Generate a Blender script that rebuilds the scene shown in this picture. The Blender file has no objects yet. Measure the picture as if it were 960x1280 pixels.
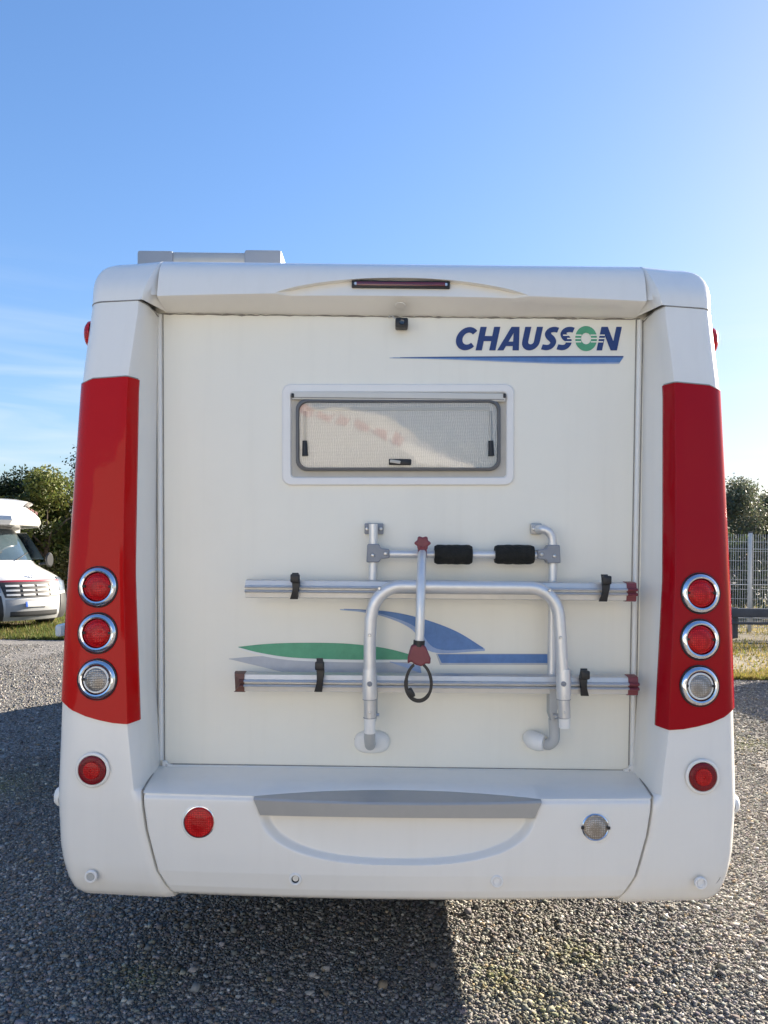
import bpy, bmesh, math, random
import numpy as np
from mathutils import Vector, Matrix
R = math.radians
random.seed(7); rng = np.random.default_rng(7)
S = bpy.context.scene
COL = S.collection

# ------------------------------------------------------------------ camera, light, exposure
F = 961.0; EYE = 1.62; HOR = 689.0; ROLL = 0.62
cam_d = bpy.data.cameras.new('camera'); cam = bpy.data.objects.new('camera', cam_d); COL.objects.link(cam)
cam.location = (0, 0, EYE)
cam.rotation_mode = 'QUATERNION'
cam.rotation_quaternion = Matrix.Rotation(R(90), 4, 'X').to_quaternion() @ Matrix.Rotation(R(ROLL), 4, 'Z').to_quaternion()
cam_d.sensor_fit = 'HORIZONTAL'; cam_d.sensor_width = 36; cam_d.lens = 36*F/960
cam_d.shift_y = (HOR-640)/960
cam_d.clip_start = 0.05; cam_d.clip_end = 3000
S.camera = cam

SUN_AZ, SUN_EL = R(53), R(20)
W = bpy.data.worlds.new('World'); S.world = W; W.use_nodes = True
nt = W.node_tree; nt.nodes.clear()
def N(t, typ, **kw):
    n = t.nodes.new(typ)
    for k, v in kw.items(): setattr(n, k, v)
    return n
out = N(nt, 'ShaderNodeOutputWorld'); bg = N(nt, 'ShaderNodeBackground'); bg.inputs[1].default_value = 0.088
sky = N(nt, 'ShaderNodeTexSky', sky_type='NISHITA', sun_disc=False, sun_elevation=SUN_EL, sun_rotation=SUN_AZ,
        altitude=0, air_density=1.0, dust_density=0.6, ozone_density=2.8)
tc = N(nt, 'ShaderNodeTexCoord'); mp = N(nt, 'ShaderNodeMapping'); mp.inputs['Scale'].default_value = (1.6, 1.6, 17)
nz = N(nt, 'ShaderNodeTexNoise'); nz.inputs['Scale'].default_value = 2.3; nz.inputs['Detail'].default_value = 7; nz.inputs['Distortion'].default_value = .6
cr = N(nt, 'ShaderNodeMapRange'); cr.inputs[1].default_value = .40; cr.inputs[2].default_value = .80; cr.inputs[4].default_value = .62
sx = N(nt, 'ShaderNodeSeparateXYZ'); el = N(nt, 'ShaderNodeMapRange'); el.inputs[1].default_value = .34; el.inputs[2].default_value = .12
mul = N(nt, 'ShaderNodeMath', operation='MULTIPLY'); mix = N(nt, 'ShaderNodeMix', data_type='RGBA')
hsv = N(nt, 'ShaderNodeHueSaturation'); hsv.inputs['Saturation'].default_value = 1.14
L = nt.links.new
L(tc.outputs['Generated'], mp.inputs[0]); L(mp.outputs[0], nz.inputs[0]); L(nz.outputs[0], cr.inputs[0])
L(tc.outputs['Generated'], sx.inputs[0]); L(sx.outputs[2], el.inputs[0])
L(cr.outputs[0], mul.inputs[0]); L(el.outputs[0], mul.inputs[1]); L(mul.outputs[0], mix.inputs[0])
tint = N(nt, 'ShaderNodeMix', data_type='RGBA', blend_type='MULTIPLY'); tint.inputs[0].default_value = 1; tint.inputs[7].default_value = (1.03, .95, .99, 1)
L(sky.outputs[0], hsv.inputs['Color']); L(hsv.outputs[0], tint.inputs[6]); bw = N(nt, 'ShaderNodeRGBToBW'); c1 = N(nt, 'ShaderNodeMath', operation='MULTIPLY_ADD'); c1.inputs[1].default_value = .20; c1.inputs[2].default_value = 1
c2 = N(nt, 'ShaderNodeMath', operation='DIVIDE'); c2.inputs[0].default_value = 1.07; vs = N(nt, 'ShaderNodeVectorMath', operation='SCALE')
L(tint.outputs[2], bw.inputs[0]); L(bw.outputs[0], c1.inputs[0]); L(c1.outputs[0], c2.inputs[1]); L(tint.outputs[2], vs.inputs[0]); L(c2.outputs[0], vs.inputs['Scale']); L(vs.outputs[0], mix.inputs[6]); mix.inputs[7].default_value = (2.7, 2.95, 3.25, 1)
L(mix.outputs[2], bg.inputs[0]); L(bg.outputs[0], out.inputs[0])

sun_d = bpy.data.lights.new('sun', 'SUN'); sun = bpy.data.objects.new('sun', sun_d); COL.objects.link(sun)
sun_d.energy = 5.0; sun_d.angle = R(.5); sun_d.color = (1, .89, .73)
SV = Vector((math.sin(SUN_AZ)*math.cos(SUN_EL), math.cos(SUN_AZ)*math.cos(SUN_EL), math.sin(SUN_EL)))
sun.rotation_mode = 'QUATERNION'; sun.rotation_quaternion = SV.to_track_quat('Z', 'Y'); sun.location = (20, 20, 20)
S.view_settings.view_transform = 'Standard'; S.view_settings.look = 'None'; S.view_settings.gamma = 1
S.view_settings.use_curve_mapping = False; S.view_settings.exposure = 1.96

# ------------------------------------------------------------------ photo measurement helpers
cr_, sr_ = math.cos(R(ROLL)), math.sin(R(ROLL))
def P(px, py, Y):
    u, v = px-480, py-HOR
    return Vector(((u*cr_+v*sr_)*Y/F, Y, EYE-(-u*sr_+v*cr_)*Y/F))
def zc(py, Y): return EYE-(py-HOR)*Y/F          # height of a row near the middle column
CX = 0.053                                      # the motorhome's centre plane
def terp(tab, z):                               # tab sorted by descending py -> list of (z, value)
    a = sorted(tab); return float(np.interp(z, [q[0] for q in a], [q[1] for q in a]))

# ------------------------------------------------------------------ materials
MATS = {}
def mat(name, base, rough=.5, metal=0, coat=0, var=0, vscale=8, bump=0, bscale=60, spec=.5, trans=0, alpha=1, attr=None, coat_rough=.05, bdist=.01):
    m = bpy.data.materials.new(name); m.use_nodes = True; t = m.node_tree; b = t.nodes['Principled BSDF']
    b.inputs['Base Color'].default_value = (*base, 1); b.inputs['Roughness'].default_value = rough; b.inputs['Metallic'].default_value = metal
    b.inputs['Coat Weight'].default_value = coat; b.inputs['Coat Roughness'].default_value = coat_rough
    b.inputs['Specular IOR Level'].default_value = spec
    b.inputs['Transmission Weight'].default_value = trans; b.inputs['Alpha'].default_value = alpha
    co = N(t, 'ShaderNodeTexCoord')
    src = None
    if attr:
        a = N(t, 'ShaderNodeAttribute'); a.attribute_name = attr; src = a.outputs['Color']
    if var:
        n = N(t, 'ShaderNodeTexNoise'); n.inputs['Scale'].default_value = vscale; n.inputs['Detail'].default_value = 6; n.inputs['Roughness'].default_value = .65
        t.links.new(co.outputs['Object'], n.inputs[0])
        mr = N(t, 'ShaderNodeMapRange'); mr.inputs[1].default_value = .25; mr.inputs[2].default_value = .75; mr.inputs[3].default_value = 1-var; mr.inputs[4].default_value = 1+var*.6
        t.links.new(n.outputs[0], mr.inputs[0])
        mx = N(t, 'ShaderNodeMix', data_type='RGBA', blend_type='MULTIPLY'); mx.inputs[0].default_value = 1
        if src: t.links.new(src, mx.inputs[6])
        else: mx.inputs[6].default_value = (*base, 1)
        t.links.new(mr.outputs[0], mx.inputs[7]); src = mx.outputs[2]
        if var < .05: pass
        rr = N(t, 'ShaderNodeMapRange'); rr.inputs[3].default_value = min(1, rough*1.25); rr.inputs[4].default_value = rough*.85
        t.links.new(n.outputs[0], rr.inputs[0])
        if var >= .05: t.links.new(rr.outputs[0], b.inputs['Roughness'])
    if src: t.links.new(src, b.inputs['Base Color'])
    if bump:
        n2 = N(t, 'ShaderNodeTexNoise'); n2.inputs['Scale'].default_value = bscale; n2.inputs['Detail'].default_value = 4
        t.links.new(co.outputs['Object'], n2.inputs[0])
        bp = N(t, 'ShaderNodeBump'); bp.inputs['Strength'].default_value = bump; bp.inputs['Distance'].default_value = bdist
        t.links.new(n2.outputs[0], bp.inputs['Height']); t.links.new(bp.outputs[0], b.inputs['Normal'])
    MATS[name] = m
    return m

white = mat('white gelcoat', (.84, .81, .745), .27, coat=.4, var=.015, vscale=5, bump=.06, bscale=2.2, bdist=.02, coat_rough=.12)
cream = mat('cream panel paint', (.86, .825, .715), .42, coat=.2, var=.02, vscale=4, bump=.10, bscale=1.6, bdist=.02, coat_rough=.25)
wframe = mat('white window plastic', (.84, .82, .78), .4, var=.03)
beige = mat('beige plastic', (.52, .49, .43), .5, var=.08, vscale=20)
def streaks(m, amt):
    t = m.node_tree; b = t.nodes['Principled BSDF']; src = b.inputs['Base Color'].links[0].from_socket
    co = N(t, 'ShaderNodeTexCoord'); mp_ = N(t, 'ShaderNodeMapping'); mp_.inputs['Scale'].default_value = (16, 16, .7); n = N(t, 'ShaderNodeTexNoise'); n.inputs['Scale'].default_value = 1.6; n.inputs['Detail'].default_value = 5
    t.links.new(co.outputs['Object'], mp_.inputs[0]); t.links.new(mp_.outputs[0], n.inputs[0])
    n2 = N(t, 'ShaderNodeTexNoise'); n2.inputs['Scale'].default_value = 260; n2.inputs['Detail'].default_value = 1; t.links.new(co.outputs['Object'], n2.inputs[0])
    r1 = N(t, 'ShaderNodeMapRange'); r1.inputs[1].default_value = .50; r1.inputs[2].default_value = .78; r1.inputs[4].default_value = amt; t.links.new(n.outputs[0], r1.inputs[0])
    r2 = N(t, 'ShaderNodeMapRange'); r2.inputs[1].default_value = .74; r2.inputs[2].default_value = .80; r2.inputs[4].default_value = amt*2; t.links.new(n2.outputs[0], r2.inputs[0])
    ad = N(t, 'ShaderNodeMath', operation='ADD'); t.links.new(r1.outputs[0], ad.inputs[0]); t.links.new(r2.outputs[0], ad.inputs[1])
    mx = N(t, 'ShaderNodeMix', data_type='RGBA'); t.links.new(ad.outputs[0], mx.inputs[0]); t.links.new(src, mx.inputs[6]); mx.inputs[7].default_value = (.42, .38, .30, 1)
    t.links.new(mx.outputs[2], b.inputs['Base Color'])
streaks(white, .05); streaks(cream, .05)
rail_m = mat('pale rail plastic', (.66, .64, .58), .4, var=.05)
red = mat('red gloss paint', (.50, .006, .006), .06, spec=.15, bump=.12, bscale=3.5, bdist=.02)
dim_red = mat('dim-lit red gloss paint', (.35, .004, .010), .06, spec=.15, bump=.12, bscale=3.5, bdist=.02)  # same red, with the dimmer, bluer light on the right painted into its colour
chrome = mat('chromed rim', (.72, .73, .76), .12, metal=1, var=.05)
black = mat('black plastic', (.012, .012, .014), .42, var=.2, vscale=30)
foam = mat('black foam', (.012, .012, .009), .85, var=.35, vscale=60, bump=.5, bscale=120)
alu = mat('anodised aluminium', (.64, .63, .61), .42, metal=.6, var=.06, vscale=25)
alu_t = mat('brushed tube', (.76, .75, .73), .40, metal=.55, var=.05, vscale=30)
greyp = mat('grey cast plastic', (.27, .28, .30), .5, var=.08, vscale=20)
whitep = mat('white cap plastic', (.84, .82, .77), .45, var=.05)
lgrey = mat('light grey plastic', (.46, .46, .44), .5, var=.06, vscale=20)
maroon = mat('maroon plastic', (.20, .04, .05), .42, var=.15, vscale=40)
brown = mat('brown plastic', (.14, .055, .04), .45, var=.15, vscale=40)
trim = mat('satin grey trim', (.42, .42, .41), .35, metal=.35, var=.05, vscale=20)
seal = mat('dark sealant', (.24, .22, .19), .7, var=.35, vscale=40)
rimr = mat('grey window rubber', (.13, .13, .13), .45, var=.1)
rubber = mat('black rubber', (.02, .02, .022), .55, var=.2)
bead = mat('plastic edging', (.80, .79, .75), .4, var=.04)
shadowline = mat('joint grime', (.30, .285, .26), .8, var=.3, vscale=30)
navy = mat('navy print', (.014, .040, .17), .4, var=.12, vscale=60)
blue = mat('blue print', (.10, .22, .48), .42, var=.18, vscale=30)
lblue = mat('light blue print', (.32, .42, .62), .45, var=.12, vscale=30)
green = mat('green print', (.085, .36, .20), .42, var=.16, vscale=30)
grey_pr = mat('silver print', (.50, .51, .53), .42, var=.10, vscale=30)
steel = mat('zinc screw', (.6, .6, .6), .35, metal=1)
bulb_red = mat('brake lens red', (.13, .008, .012), .15, coat=1, var=.2)
tyre = mat('tyre rubber', (.018, .018, .019), .75, var=.2)
grey_paint = mat('grey roof plastic', (.32, .34, .37), .45, var=.06)
dglass = mat('tinted glass', (.02, .025, .03), .05, coat=1, var=.1)
under = mat('dark underside', (.03, .03, .03), .8, var=.3)

def lens_mat(name, base, bright, rough=.12):
    m = mat(name, base, rough, coat=.25, coat_rough=.03, spec=.22); t = m.node_tree; b = t.nodes['Principled BSDF']
    co = N(t, 'ShaderNodeTexCoord'); v = N(t, 'ShaderNodeTexVoronoi'); v.inputs['Scale'].default_value = 170; v.inputs['Randomness'].default_value = .15
    t.links.new(co.outputs['Object'], v.inputs[0])
    mr = N(t, 'ShaderNodeMix', data_type='RGBA'); mr.inputs[6].default_value = (*bright, 1); mr.inputs[7].default_value = (*base, 1)
    rg = N(t, 'ShaderNodeMapRange'); rg.inputs[2].default_value = .5; t.links.new(v.outputs['Distance'], rg.inputs[0]); t.links.new(rg.outputs[0], mr.inputs[0])
    t.links.new(mr.outputs[2], b.inputs['Base Color'])
    bp = N(t, 'ShaderNodeBump'); bp.inputs['Strength'].default_value = .7; bp.inputs['Distance'].default_value = .003; bp.invert = True
    t.links.new(v.outputs['Distance'], bp.inputs['Height']); t.links.new(bp.outputs[0], b.inputs['Normal'])
    return m
lens_r = lens_mat('red lamp lens', (.40, .002, .004), (.98, .02, .02))
lens_rd = lens_mat('deep red lamp lens', (.16, .003, .008), (.34, .008, .016))
lens_c = lens_mat('clear lamp lens', (.26, .23, .20), (.72, .70, .66))
# chromed reflector bowl under the clear lens look: partly metallic
lens_c.node_tree.nodes['Principled BSDF'].inputs['Metallic'].default_value = .55

# blind behind the window pane (pleated aluminised honeycomb)
blind_m = mat('pleated blind', (.66, .60, .52), .42, metal=.6); t = blind_m.node_tree; b = t.nodes['Principled BSDF']
co = N(t, 'ShaderNodeTexCoord'); wv = N(t, 'ShaderNodeTexWave', wave_type='BANDS', bands_direction='X'); wv.inputs['Scale'].default_value = 42
wv.inputs['Distortion'].default_value = 9; wv.inputs['Detail'].default_value = 3; wv.inputs['Detail Scale'].default_value = .5
w2 = N(t, 'ShaderNodeTexWave', wave_type='BANDS', bands_direction='Z'); w2.inputs['Scale'].default_value = 60; w2.inputs['Distortion'].default_value = 1.5
t.links.new(co.outputs['Object'], wv.inputs[0]); t.links.new(co.outputs['Object'], w2.inputs[0])
ad = N(t, 'ShaderNodeMath', operation='ADD'); t.links.new(wv.outputs['Fac'], ad.inputs[0]); t.links.new(w2.outputs['Fac'], ad.inputs[1])
bp = N(t, 'ShaderNodeBump'); bp.inputs['Strength'].default_value = .35; bp.inputs['Distance'].default_value = .004
t.links.new(ad.outputs[0], bp.inputs['Height']); t.links.new(bp.outputs[0], b.inputs['Normal'])
rp = N(t, 'ShaderNodeMapRange'); rp.inputs[2].default_value = 2; rp.inputs[3].default_value = .80; rp.inputs[4].default_value = 1.08
t.links.new(ad.outputs[0], rp.inputs[0])
mx = N(t, 'ShaderNodeMix', data_type='RGBA', blend_type='MULTIPLY'); mx.inputs[0].default_value = 1; mx.inputs[6].default_value = (.94, .92, .88, 1)
t.links.new(rp.outputs[0], mx.inputs[7]); t.links.new(mx.outputs[2], b.inputs['Base Color'])
# acrylic pane: clear, slightly smoky, reflective
pane_m = bpy.data.materials.new('acrylic pane'); pane_m.use_nodes = True; t = pane_m.node_tree; t.nodes.clear()
o_ = N(t, 'ShaderNodeOutputMaterial'); tr = N(t, 'ShaderNodeBsdfTransparent'); tr.inputs[0].default_value = (.985, .98, .97, 1)
gl = N(t, 'ShaderNodeBsdfGlossy'); gl.inputs['Roughness'].default_value = .03
fr = N(t, 'ShaderNodeFresnel'); fr.inputs[0].default_value = 1.6; mxs = N(t, 'ShaderNodeMixShader')
co = N(t, 'ShaderNodeTexCoord'); nn = N(t, 'ShaderNodeTexNoise'); nn.inputs['Scale'].default_value = 5; bp = N(t, 'ShaderNodeBump'); bp.inputs['Strength'].default_value = .04; bp.inputs['Distance'].default_value = .02
t.links.new(co.outputs['Object'], nn.inputs[0]); t.links.new(nn.outputs[0], bp.inputs['Height']); t.links.new(bp.outputs[0], gl.inputs['Normal'])
mm = N(t, 'ShaderNodeMath', operation='MULTIPLY_ADD'); mm.inputs[1].default_value = 1.3; mm.inputs[2].default_value = .04
t.links.new(fr.outputs[0], mm.inputs[0]); t.links.new(mm.outputs[0], mxs.inputs[0])
t.links.new(tr.outputs[0], mxs.inputs[1]); t.links.new(gl.outputs[0], mxs.inputs[2]); t.links.new(mxs.outputs[0], o_.inputs[0])

# ------------------------------------------------------------------ mesh helpers
class MB:
    """collects verts and faces (world or local coordinates) and links them as ONE object"""
    def __init__(s): s.v = []; s.f = []
    def add(s, vs, fs):
        o = len(s.v); s.v += [tuple(q) for q in vs]; s.f += [tuple(i+o for i in f) for f in fs]; return s
    def grid(s, rows, cu=False, cv=False):
        n, m = len(rows), len(rows[0]); vs = [p for r in rows for p in r]; fs = []
        for i in range(n-(0 if cv else 1)):
            for j in range(m-(0 if cu else 1)):
                a, b_ = i*m+j, i*m+(j+1) % m; c, d = ((i+1) % n)*m+(j+1) % m, ((i+1) % n)*m+j
                fs.append((a, b_, c, d))
        return s.add(vs, fs)
    def box(s, c, size, bev=0, rot=None):
        bm = bmesh.new(); bmesh.ops.create_cube(bm, size=1)
        for v in bm.verts: v.co = Vector((v.co.x*size[0], v.co.y*size[1], v.co.z*size[2]))
        if bev: bmesh.ops.bevel(bm, geom=bm.edges[:], offset=bev, segments=2, affect='EDGES', profile=.5)
        return s._bm(bm, c, rot)
    def _bm(s, bm, c=(0, 0, 0), rot=None):
        M = Matrix.Translation(Vector(c)) @ (rot.to_4x4() if rot else Matrix.Identity(4))
        bm.verts.index_update(); bm.verts.ensure_lookup_table()
        s.add([M @ v.co for v in bm.verts], [[v.index for v in f.verts] for f in bm.faces]); bm.free(); return s
    def lathe(s, c, prof, axis=(0, -1, 0), seg=40):
        """prof: (radius, height along axis)"""
        q = Vector(axis).normalized().to_track_quat('Z', 'Y').to_matrix(); rows = []
        for r, h in prof:
            rows.append([Vector(c)+q @ Vector((max(r, 1e-5)*math.cos(a), max(r, 1e-5)*math.sin(a), h)) for a in np.linspace(0, 2*math.pi, seg, endpoint=False)])
        return s.grid(rows, cu=True)
    def tube(s, pts, r, seg=14, cap=True, flat=None):
        pts = [Vector(p) for p in pts]; rr = r if isinstance(r, (list, tuple)) else [r]*len(pts); rows = []
        up = None
        for i, p in enumerate(pts):
            d = (pts[min(i+1, len(pts)-1)]-pts[max(i-1, 0)]).normalized()
            if up is None: up = Vector((0, 0, 1)) if abs(d.z) < .9 else Vector((1, 0, 0))
            a = (up - d*up.dot(d)).normalized(); b_ = d.cross(a); up = a
            rows.append([p+(a*math.cos(t_)*rr[i]+b_*math.sin(t_)*rr[i]*(flat or 1)) for t_ in np.linspace(0, 2*math.pi, seg, endpoint=False)])
        s.grid(rows, cu=True)
        if cap:
            o = len(s.v)-len(pts)*seg; s.f.append(tuple(o+i for i in range(seg))[::-1]); e = len(s.v)-seg; s.f.append(tuple(e+i for i in range(seg)))
        return s
    def prism(s, poly, off, bev=0):
        """closed polygon of 3-D points thickened by the vector off"""
        n = len(poly); off = Vector(off); A = [Vector(p) for p in poly]; B = [p+off for p in A]
        return s.add(A+B, [tuple(range(n))[::-1], tuple(range(n, 2*n))]+[(i, (i+1) % n, n+(i+1) % n, n+i) for i in range(n)])
    def poly(s, pts): return s.add(pts, [tuple(range(len(pts)))])
    def build(s, name, m, parent=None, origin=None, angle=38, bev=0, props=None, data=None):
        o3 = Vector(origin) if origin is not None else (root_of(parent).location if parent is not None and not LOCAL else Vector((0, 0, 0)))
        me = bpy.data.meshes.new(name); me.from_pydata([Vector(v)-o3 for v in s.v], [], s.f); me.update()
        bm = bmesh.new(); bm.from_mesh(me); bmesh.ops.recalc_face_normals(bm, faces=bm.faces[:]); bm.to_mesh(me); bm.free()
        me.polygons.foreach_set('use_smooth', [True]*len(me.polygons)); me.set_sharp_from_angle(angle=R(angle))
        me.materials.append(m); o = bpy.data.objects.new(name, me); COL.objects.link(o)
        if parent is not None: o.parent = parent
        elif origin is not None: o.location = o3
        if bev:
            md = o.modifiers.new('bevel', 'BEVEL'); md.width = bev; md.segments = 2; md.limit_method = 'ANGLE'; md.angle_limit = R(40)
        if props:
            for k, v in props.items(): o[k] = v
        return o
LOCAL = False
def root_of(o):
    while o.parent is not None: o = o.parent
    return o
def thing(name, label, cat, loc=(0, 0, 0), rz=0, group=None):
    o = bpy.data.objects.new(name, None); COL.objects.link(o); o.location = loc; o.rotation_euler = (0, 0, rz); o.empty_display_size = .2
    o['label'] = label; o['category'] = cat
    if group: o['group'] = group
    return o
def tag(o, label, cat, group=None):
    o['label'] = label; o['category'] = cat
    if group: o['group'] = group
    return o
def spline(pts, n=10):
    """Catmull-Rom through points"""
    p = [Vector(q) for q in pts]; p = [p[0]*2-p[1]]+p+[p[-1]*2-p[-2]]; o = []
    for i in range(1, len(p)-2):
        for t_ in np.linspace(0, 1, n, endpoint=False):
            o.append(.5*((2*p[i])+(-p[i-1]+p[i+1])*t_+(2*p[i-1]-5*p[i]+4*p[i+1]-p[i+2])*t_**2+(-p[i-1]+3*p[i]-3*p[i+1]+p[i+2])*t_**3))
    o.append(p[-2]); return o

# ------------------------------------------------------------------ ground
def gravel_ground():
    m = bpy.data.materials.new('gravel ground'); m.use_nodes = True; t = m.node_tree; b = t.nodes['Principled BSDF']
    co = N(t, 'ShaderNodeTexCoord'); v = N(t, 'ShaderNodeTexVoronoi'); v.inputs['Scale'].default_value = 75
    t.links.new(co.outputs['Object'], v.inputs[0])
    ramp = N(t, 'ShaderNodeValToRGB'); e = ramp.color_ramp.elements
    e[0].position = 0; e[0].color = (.08, .076, .07, 1); e[1].position = 1; e[1].color = (.36, .335, .305, 1)
    e2 = ramp.color_ramp.elements.new(.45); e2.color = (.19, .178, .163, 1)
    sp = N(t, 'ShaderNodeSeparateColor'); t.links.new(v.outputs['Color'], sp.inputs[0]); t.links.new(sp.outputs[0], ramp.inputs[0])
    n = N(t, 'ShaderNodeTexNoise'); n.inputs['Scale'].default_value = .6; n.inputs['Detail'].default_value = 5; t.links.new(co.outputs['Object'], n.inputs[0])
    mr = N(t, 'ShaderNodeMapRange'); mr.inputs[1].default_value = .3; mr.inputs[2].default_value = .7; mr.inputs[3].default_value = .82; mr.inputs[4].default_value = 1.15; t.links.new(n.outputs[0], mr.inputs[0])
    mx = N(t, 'ShaderNodeMix', data_type='RGBA', blend_type='MULTIPLY'); mx.inputs[0].default_value = 1
    t.links.new(ramp.outputs[0], mx.inputs[6]); t.links.new(mr.outputs[0], mx.inputs[7]); t.links.new(mx.outputs[2], b.inputs['Base Color'])
    bp = N(t, 'ShaderNodeBump'); bp.inputs['Strength'].default_value = 1; bp.inputs['Distance'].default_value = .012; bp.invert = True
    t.links.new(v.outputs['Distance'], bp.inputs['Height']); t.links.new(bp.outputs[0], b.inputs['Normal'])
    b.inputs['Roughness'].default_value = .9
    return m
gm = gravel_ground()
def ss(t_): t_ = min(1, max(0, t_)); return t_*t_*(3-2*t_)
def gz(x, y): return -.10*ss((-x-3.5)/2.5)*ss((y-9.5)/4)       # the yard drops a little at the back left
gx_ = [-900, -200, -60, -30]+list(np.arange(-20, 0, 1.0))+[0, 5, 20, 60, 200, 900]; gy_ = [-300, -60, -20, 0, 5, 8]+list(np.arange(9, 16, .7))+[17, 20, 26, 34, 50, 120, 400, 1500]
g = MB(); g.grid([[(x, y, gz(x, y)) for x in gx_] for y in gy_])
go = g.build('ground', gm); go['kind'] = 'structure'

def chip():
    bm = bmesh.new(); bmesh.ops.create_cube(bm, size=1.35); bmesh.ops.triangulate(bm, faces=bm.faces[:]); v = np.array([q.co[:] for q in bm.verts]); f = np.array([[w.index for w in q.verts] for q in bm.faces]); bm.free(); return v, f
SV0, SF0 = chip()
def fast_mesh(name, V, T, C, m, smooth=False):
    me = bpy.data.meshes.new(name); k = T.shape[1]
    me.vertices.add(len(V)); me.vertices.foreach_set('co', V.astype(np.float32).ravel())
    me.loops.add(T.size); me.loops.foreach_set('vertex_index', T.astype(np.int32).ravel())
    me.polygons.add(len(T)); me.polygons.foreach_set('loop_start', np.arange(0, T.size, k, dtype=np.int32))
    me.update(calc_edges=True)
    if smooth: me.polygons.foreach_set('use_smooth', np.ones(len(T), dtype=bool))
    a = me.color_attributes.new('tint', 'FLOAT_COLOR', 'POINT'); a.data.foreach_set('color', np.c_[C, np.ones(len(C))].astype(np.float32).ravel())
    me.materials.append(m); o = bpy.data.objects.new(name, me); COL.objects.link(o); return o
def stones(xy, size):
    n = len(xy)
    d = SV0[None]*(1+rng.uniform(-.42, .42, (n, 8, 3)))
    d = d*np.stack([rng.uniform(.75, 1.3, n), rng.uniform(.75, 1.3, n), rng.uniform(.5, .85, n)], 1)[:, None]*size[:, None, None]
    a = rng.uniform(0, 2*np.pi, n); c, s_ = np.cos(a)[:, None], np.sin(a)[:, None]
    tl = rng.uniform(-.5, .5, n)[:, None]
    y2 = d[..., 1]*np.cos(tl)-d[..., 2]*np.sin(tl); z2 = d[..., 1]*np.sin(tl)+d[..., 2]*np.cos(tl)
    x = d[..., 0]*c-y2*s_; y = d[..., 0]*s_+y2*c
    zg = np.array([gz(a, b_) for a, b_ in xy]); V = np.stack([x+xy[:, 0:1], y+xy[:, 1:2], z2+(zg+size*rng.uniform(-.1, .65, n))[:, None]], 2).reshape(-1, 3)
    T = (SF0[None]+8*np.arange(n)[:, None, None]).reshape(-1, 3)
    base = np.array([.215, .207, .195])*np.exp(rng.normal(0, .30, n))[:, None]
    base = base*(1+rng.normal(0, .03, (n, 3)))
    pale = rng.random(n) < .06; base[pale] = np.array([.50, .47, .42])*rng.uniform(.8, 1.1, (pale.sum(), 1))
    tan = rng.random(n) < .05; base[tan] = base[tan]*np.array([1.15, .98, .78])
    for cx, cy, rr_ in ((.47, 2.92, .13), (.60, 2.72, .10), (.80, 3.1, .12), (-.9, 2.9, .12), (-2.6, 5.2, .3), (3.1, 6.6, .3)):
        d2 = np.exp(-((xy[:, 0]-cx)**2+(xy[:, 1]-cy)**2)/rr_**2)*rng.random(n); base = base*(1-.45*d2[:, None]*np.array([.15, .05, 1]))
    lf = .92+.12*np.sin(xy[:, 0]*2.3+1.7*np.sin(xy[:, 1]*1.1))*np.sin(xy[:, 1]*1.9+.6); base = base*lf[:, None]
    return V, T, np.repeat(np.clip(base, .03, .62), 8, 0)
def scatter(x0, x1, y0, y1, dens, keep=None):
    n = int((x1-x0)*(y1-y0)*dens); q = np.c_[rng.uniform(x0, x1, n), rng.uniform(y0, y1, n)]
    if keep is not None: q = q[keep(q)]
    return q
pts = [scatter(-1.75, 1.75, 2.3, 3.75, 13500)]
pts.append(scatter(-2.9, -1.3, 3.3, 6.0, 10500, lambda q: (q[:, 0] < -.385*q[:, 1]) & (q[:, 0] > -.57*q[:, 1]) & ((q[:, 0] < -1.75) | (q[:, 1] > 3.75))))
pts.append(scatter(1.3, 2.9, 3.3, 6.0, 10500, lambda q: (q[:, 0] > .40*q[:, 1]) & (q[:, 0] < .57*q[:, 1]) & ((q[:, 0] > 1.75) | (q[:, 1] > 3.75))))
pts.append(scatter(-7.6, -2.2, 6, 13.6, 2500, lambda q: (q[:, 0] < -.385*q[:, 1]) & (q[:, 0] > -.56*q[:, 1])))
pts.append(scatter(2.2, 5.8, 6, 9.95, 4000, lambda q: (q[:, 0] > .42*q[:, 1]) & (q[:, 0] < .56*q[:, 1])))
pts.append(scatter(-4, 4, .6, 6, 700))
xy = np.concatenate(pts); sz = np.clip(np.exp(rng.normal(math.log(.0050), .36, len(xy))), .004, .02)
sz[xy[:, 1] > 6] *= 1.15
peb_m = mat('pebbles', (.2, .2, .2), 1, attr='tint', spec=.0)
po = fast_mesh('gravel', *stones(xy, sz), peb_m); po['kind'] = 'stuff'

# ------------------------------------------------------------------ the motorhome
PANEL = 2.82
mh = thing('motorhome', 'large white and red motorhome seen square from behind', 'motorhome', (CX, 6.2, 0))
# silhouette table of a corner pillar: (py, half width px, depth)
SIL = [(1119, 393, 2.63), (1112, 405, 2.605), (1100, 412, 2.592), (1082, 418, 2.585), (1060, 422, 2.585), (1000, 425.5, 2.59), (880, 421.5, 2.62), (750, 416, 2.65), (620, 408.5, 2.675), (480, 400, 2.69), (383, 388, 2.72)]
W_T = [(zc(p, Y), h*Y/F+.006) for p, h, Y in SIL]; YF_T = [(zc(p, Y), Y-.05) for p, h, Y in SIL]
def Wd(z): return terp(W_T, z)
def YF(z): return terp(YF_T, z)
FAC = [(1119, 286), (1113, 290), (1090, 303), (1040, 318), (1000, 325), (985, 330), (905, 339), (720, 346), (600, 345.5), (480, 343), (383, 330)]
FAC_T = [(zc(p, 2.6), h) for p, h in FAC]
XR_T = [(zc(p, 2.65), h) for p, h in [(985, 316), (905, 324), (720, 332), (480, 330), (383, 318)]]
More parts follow.
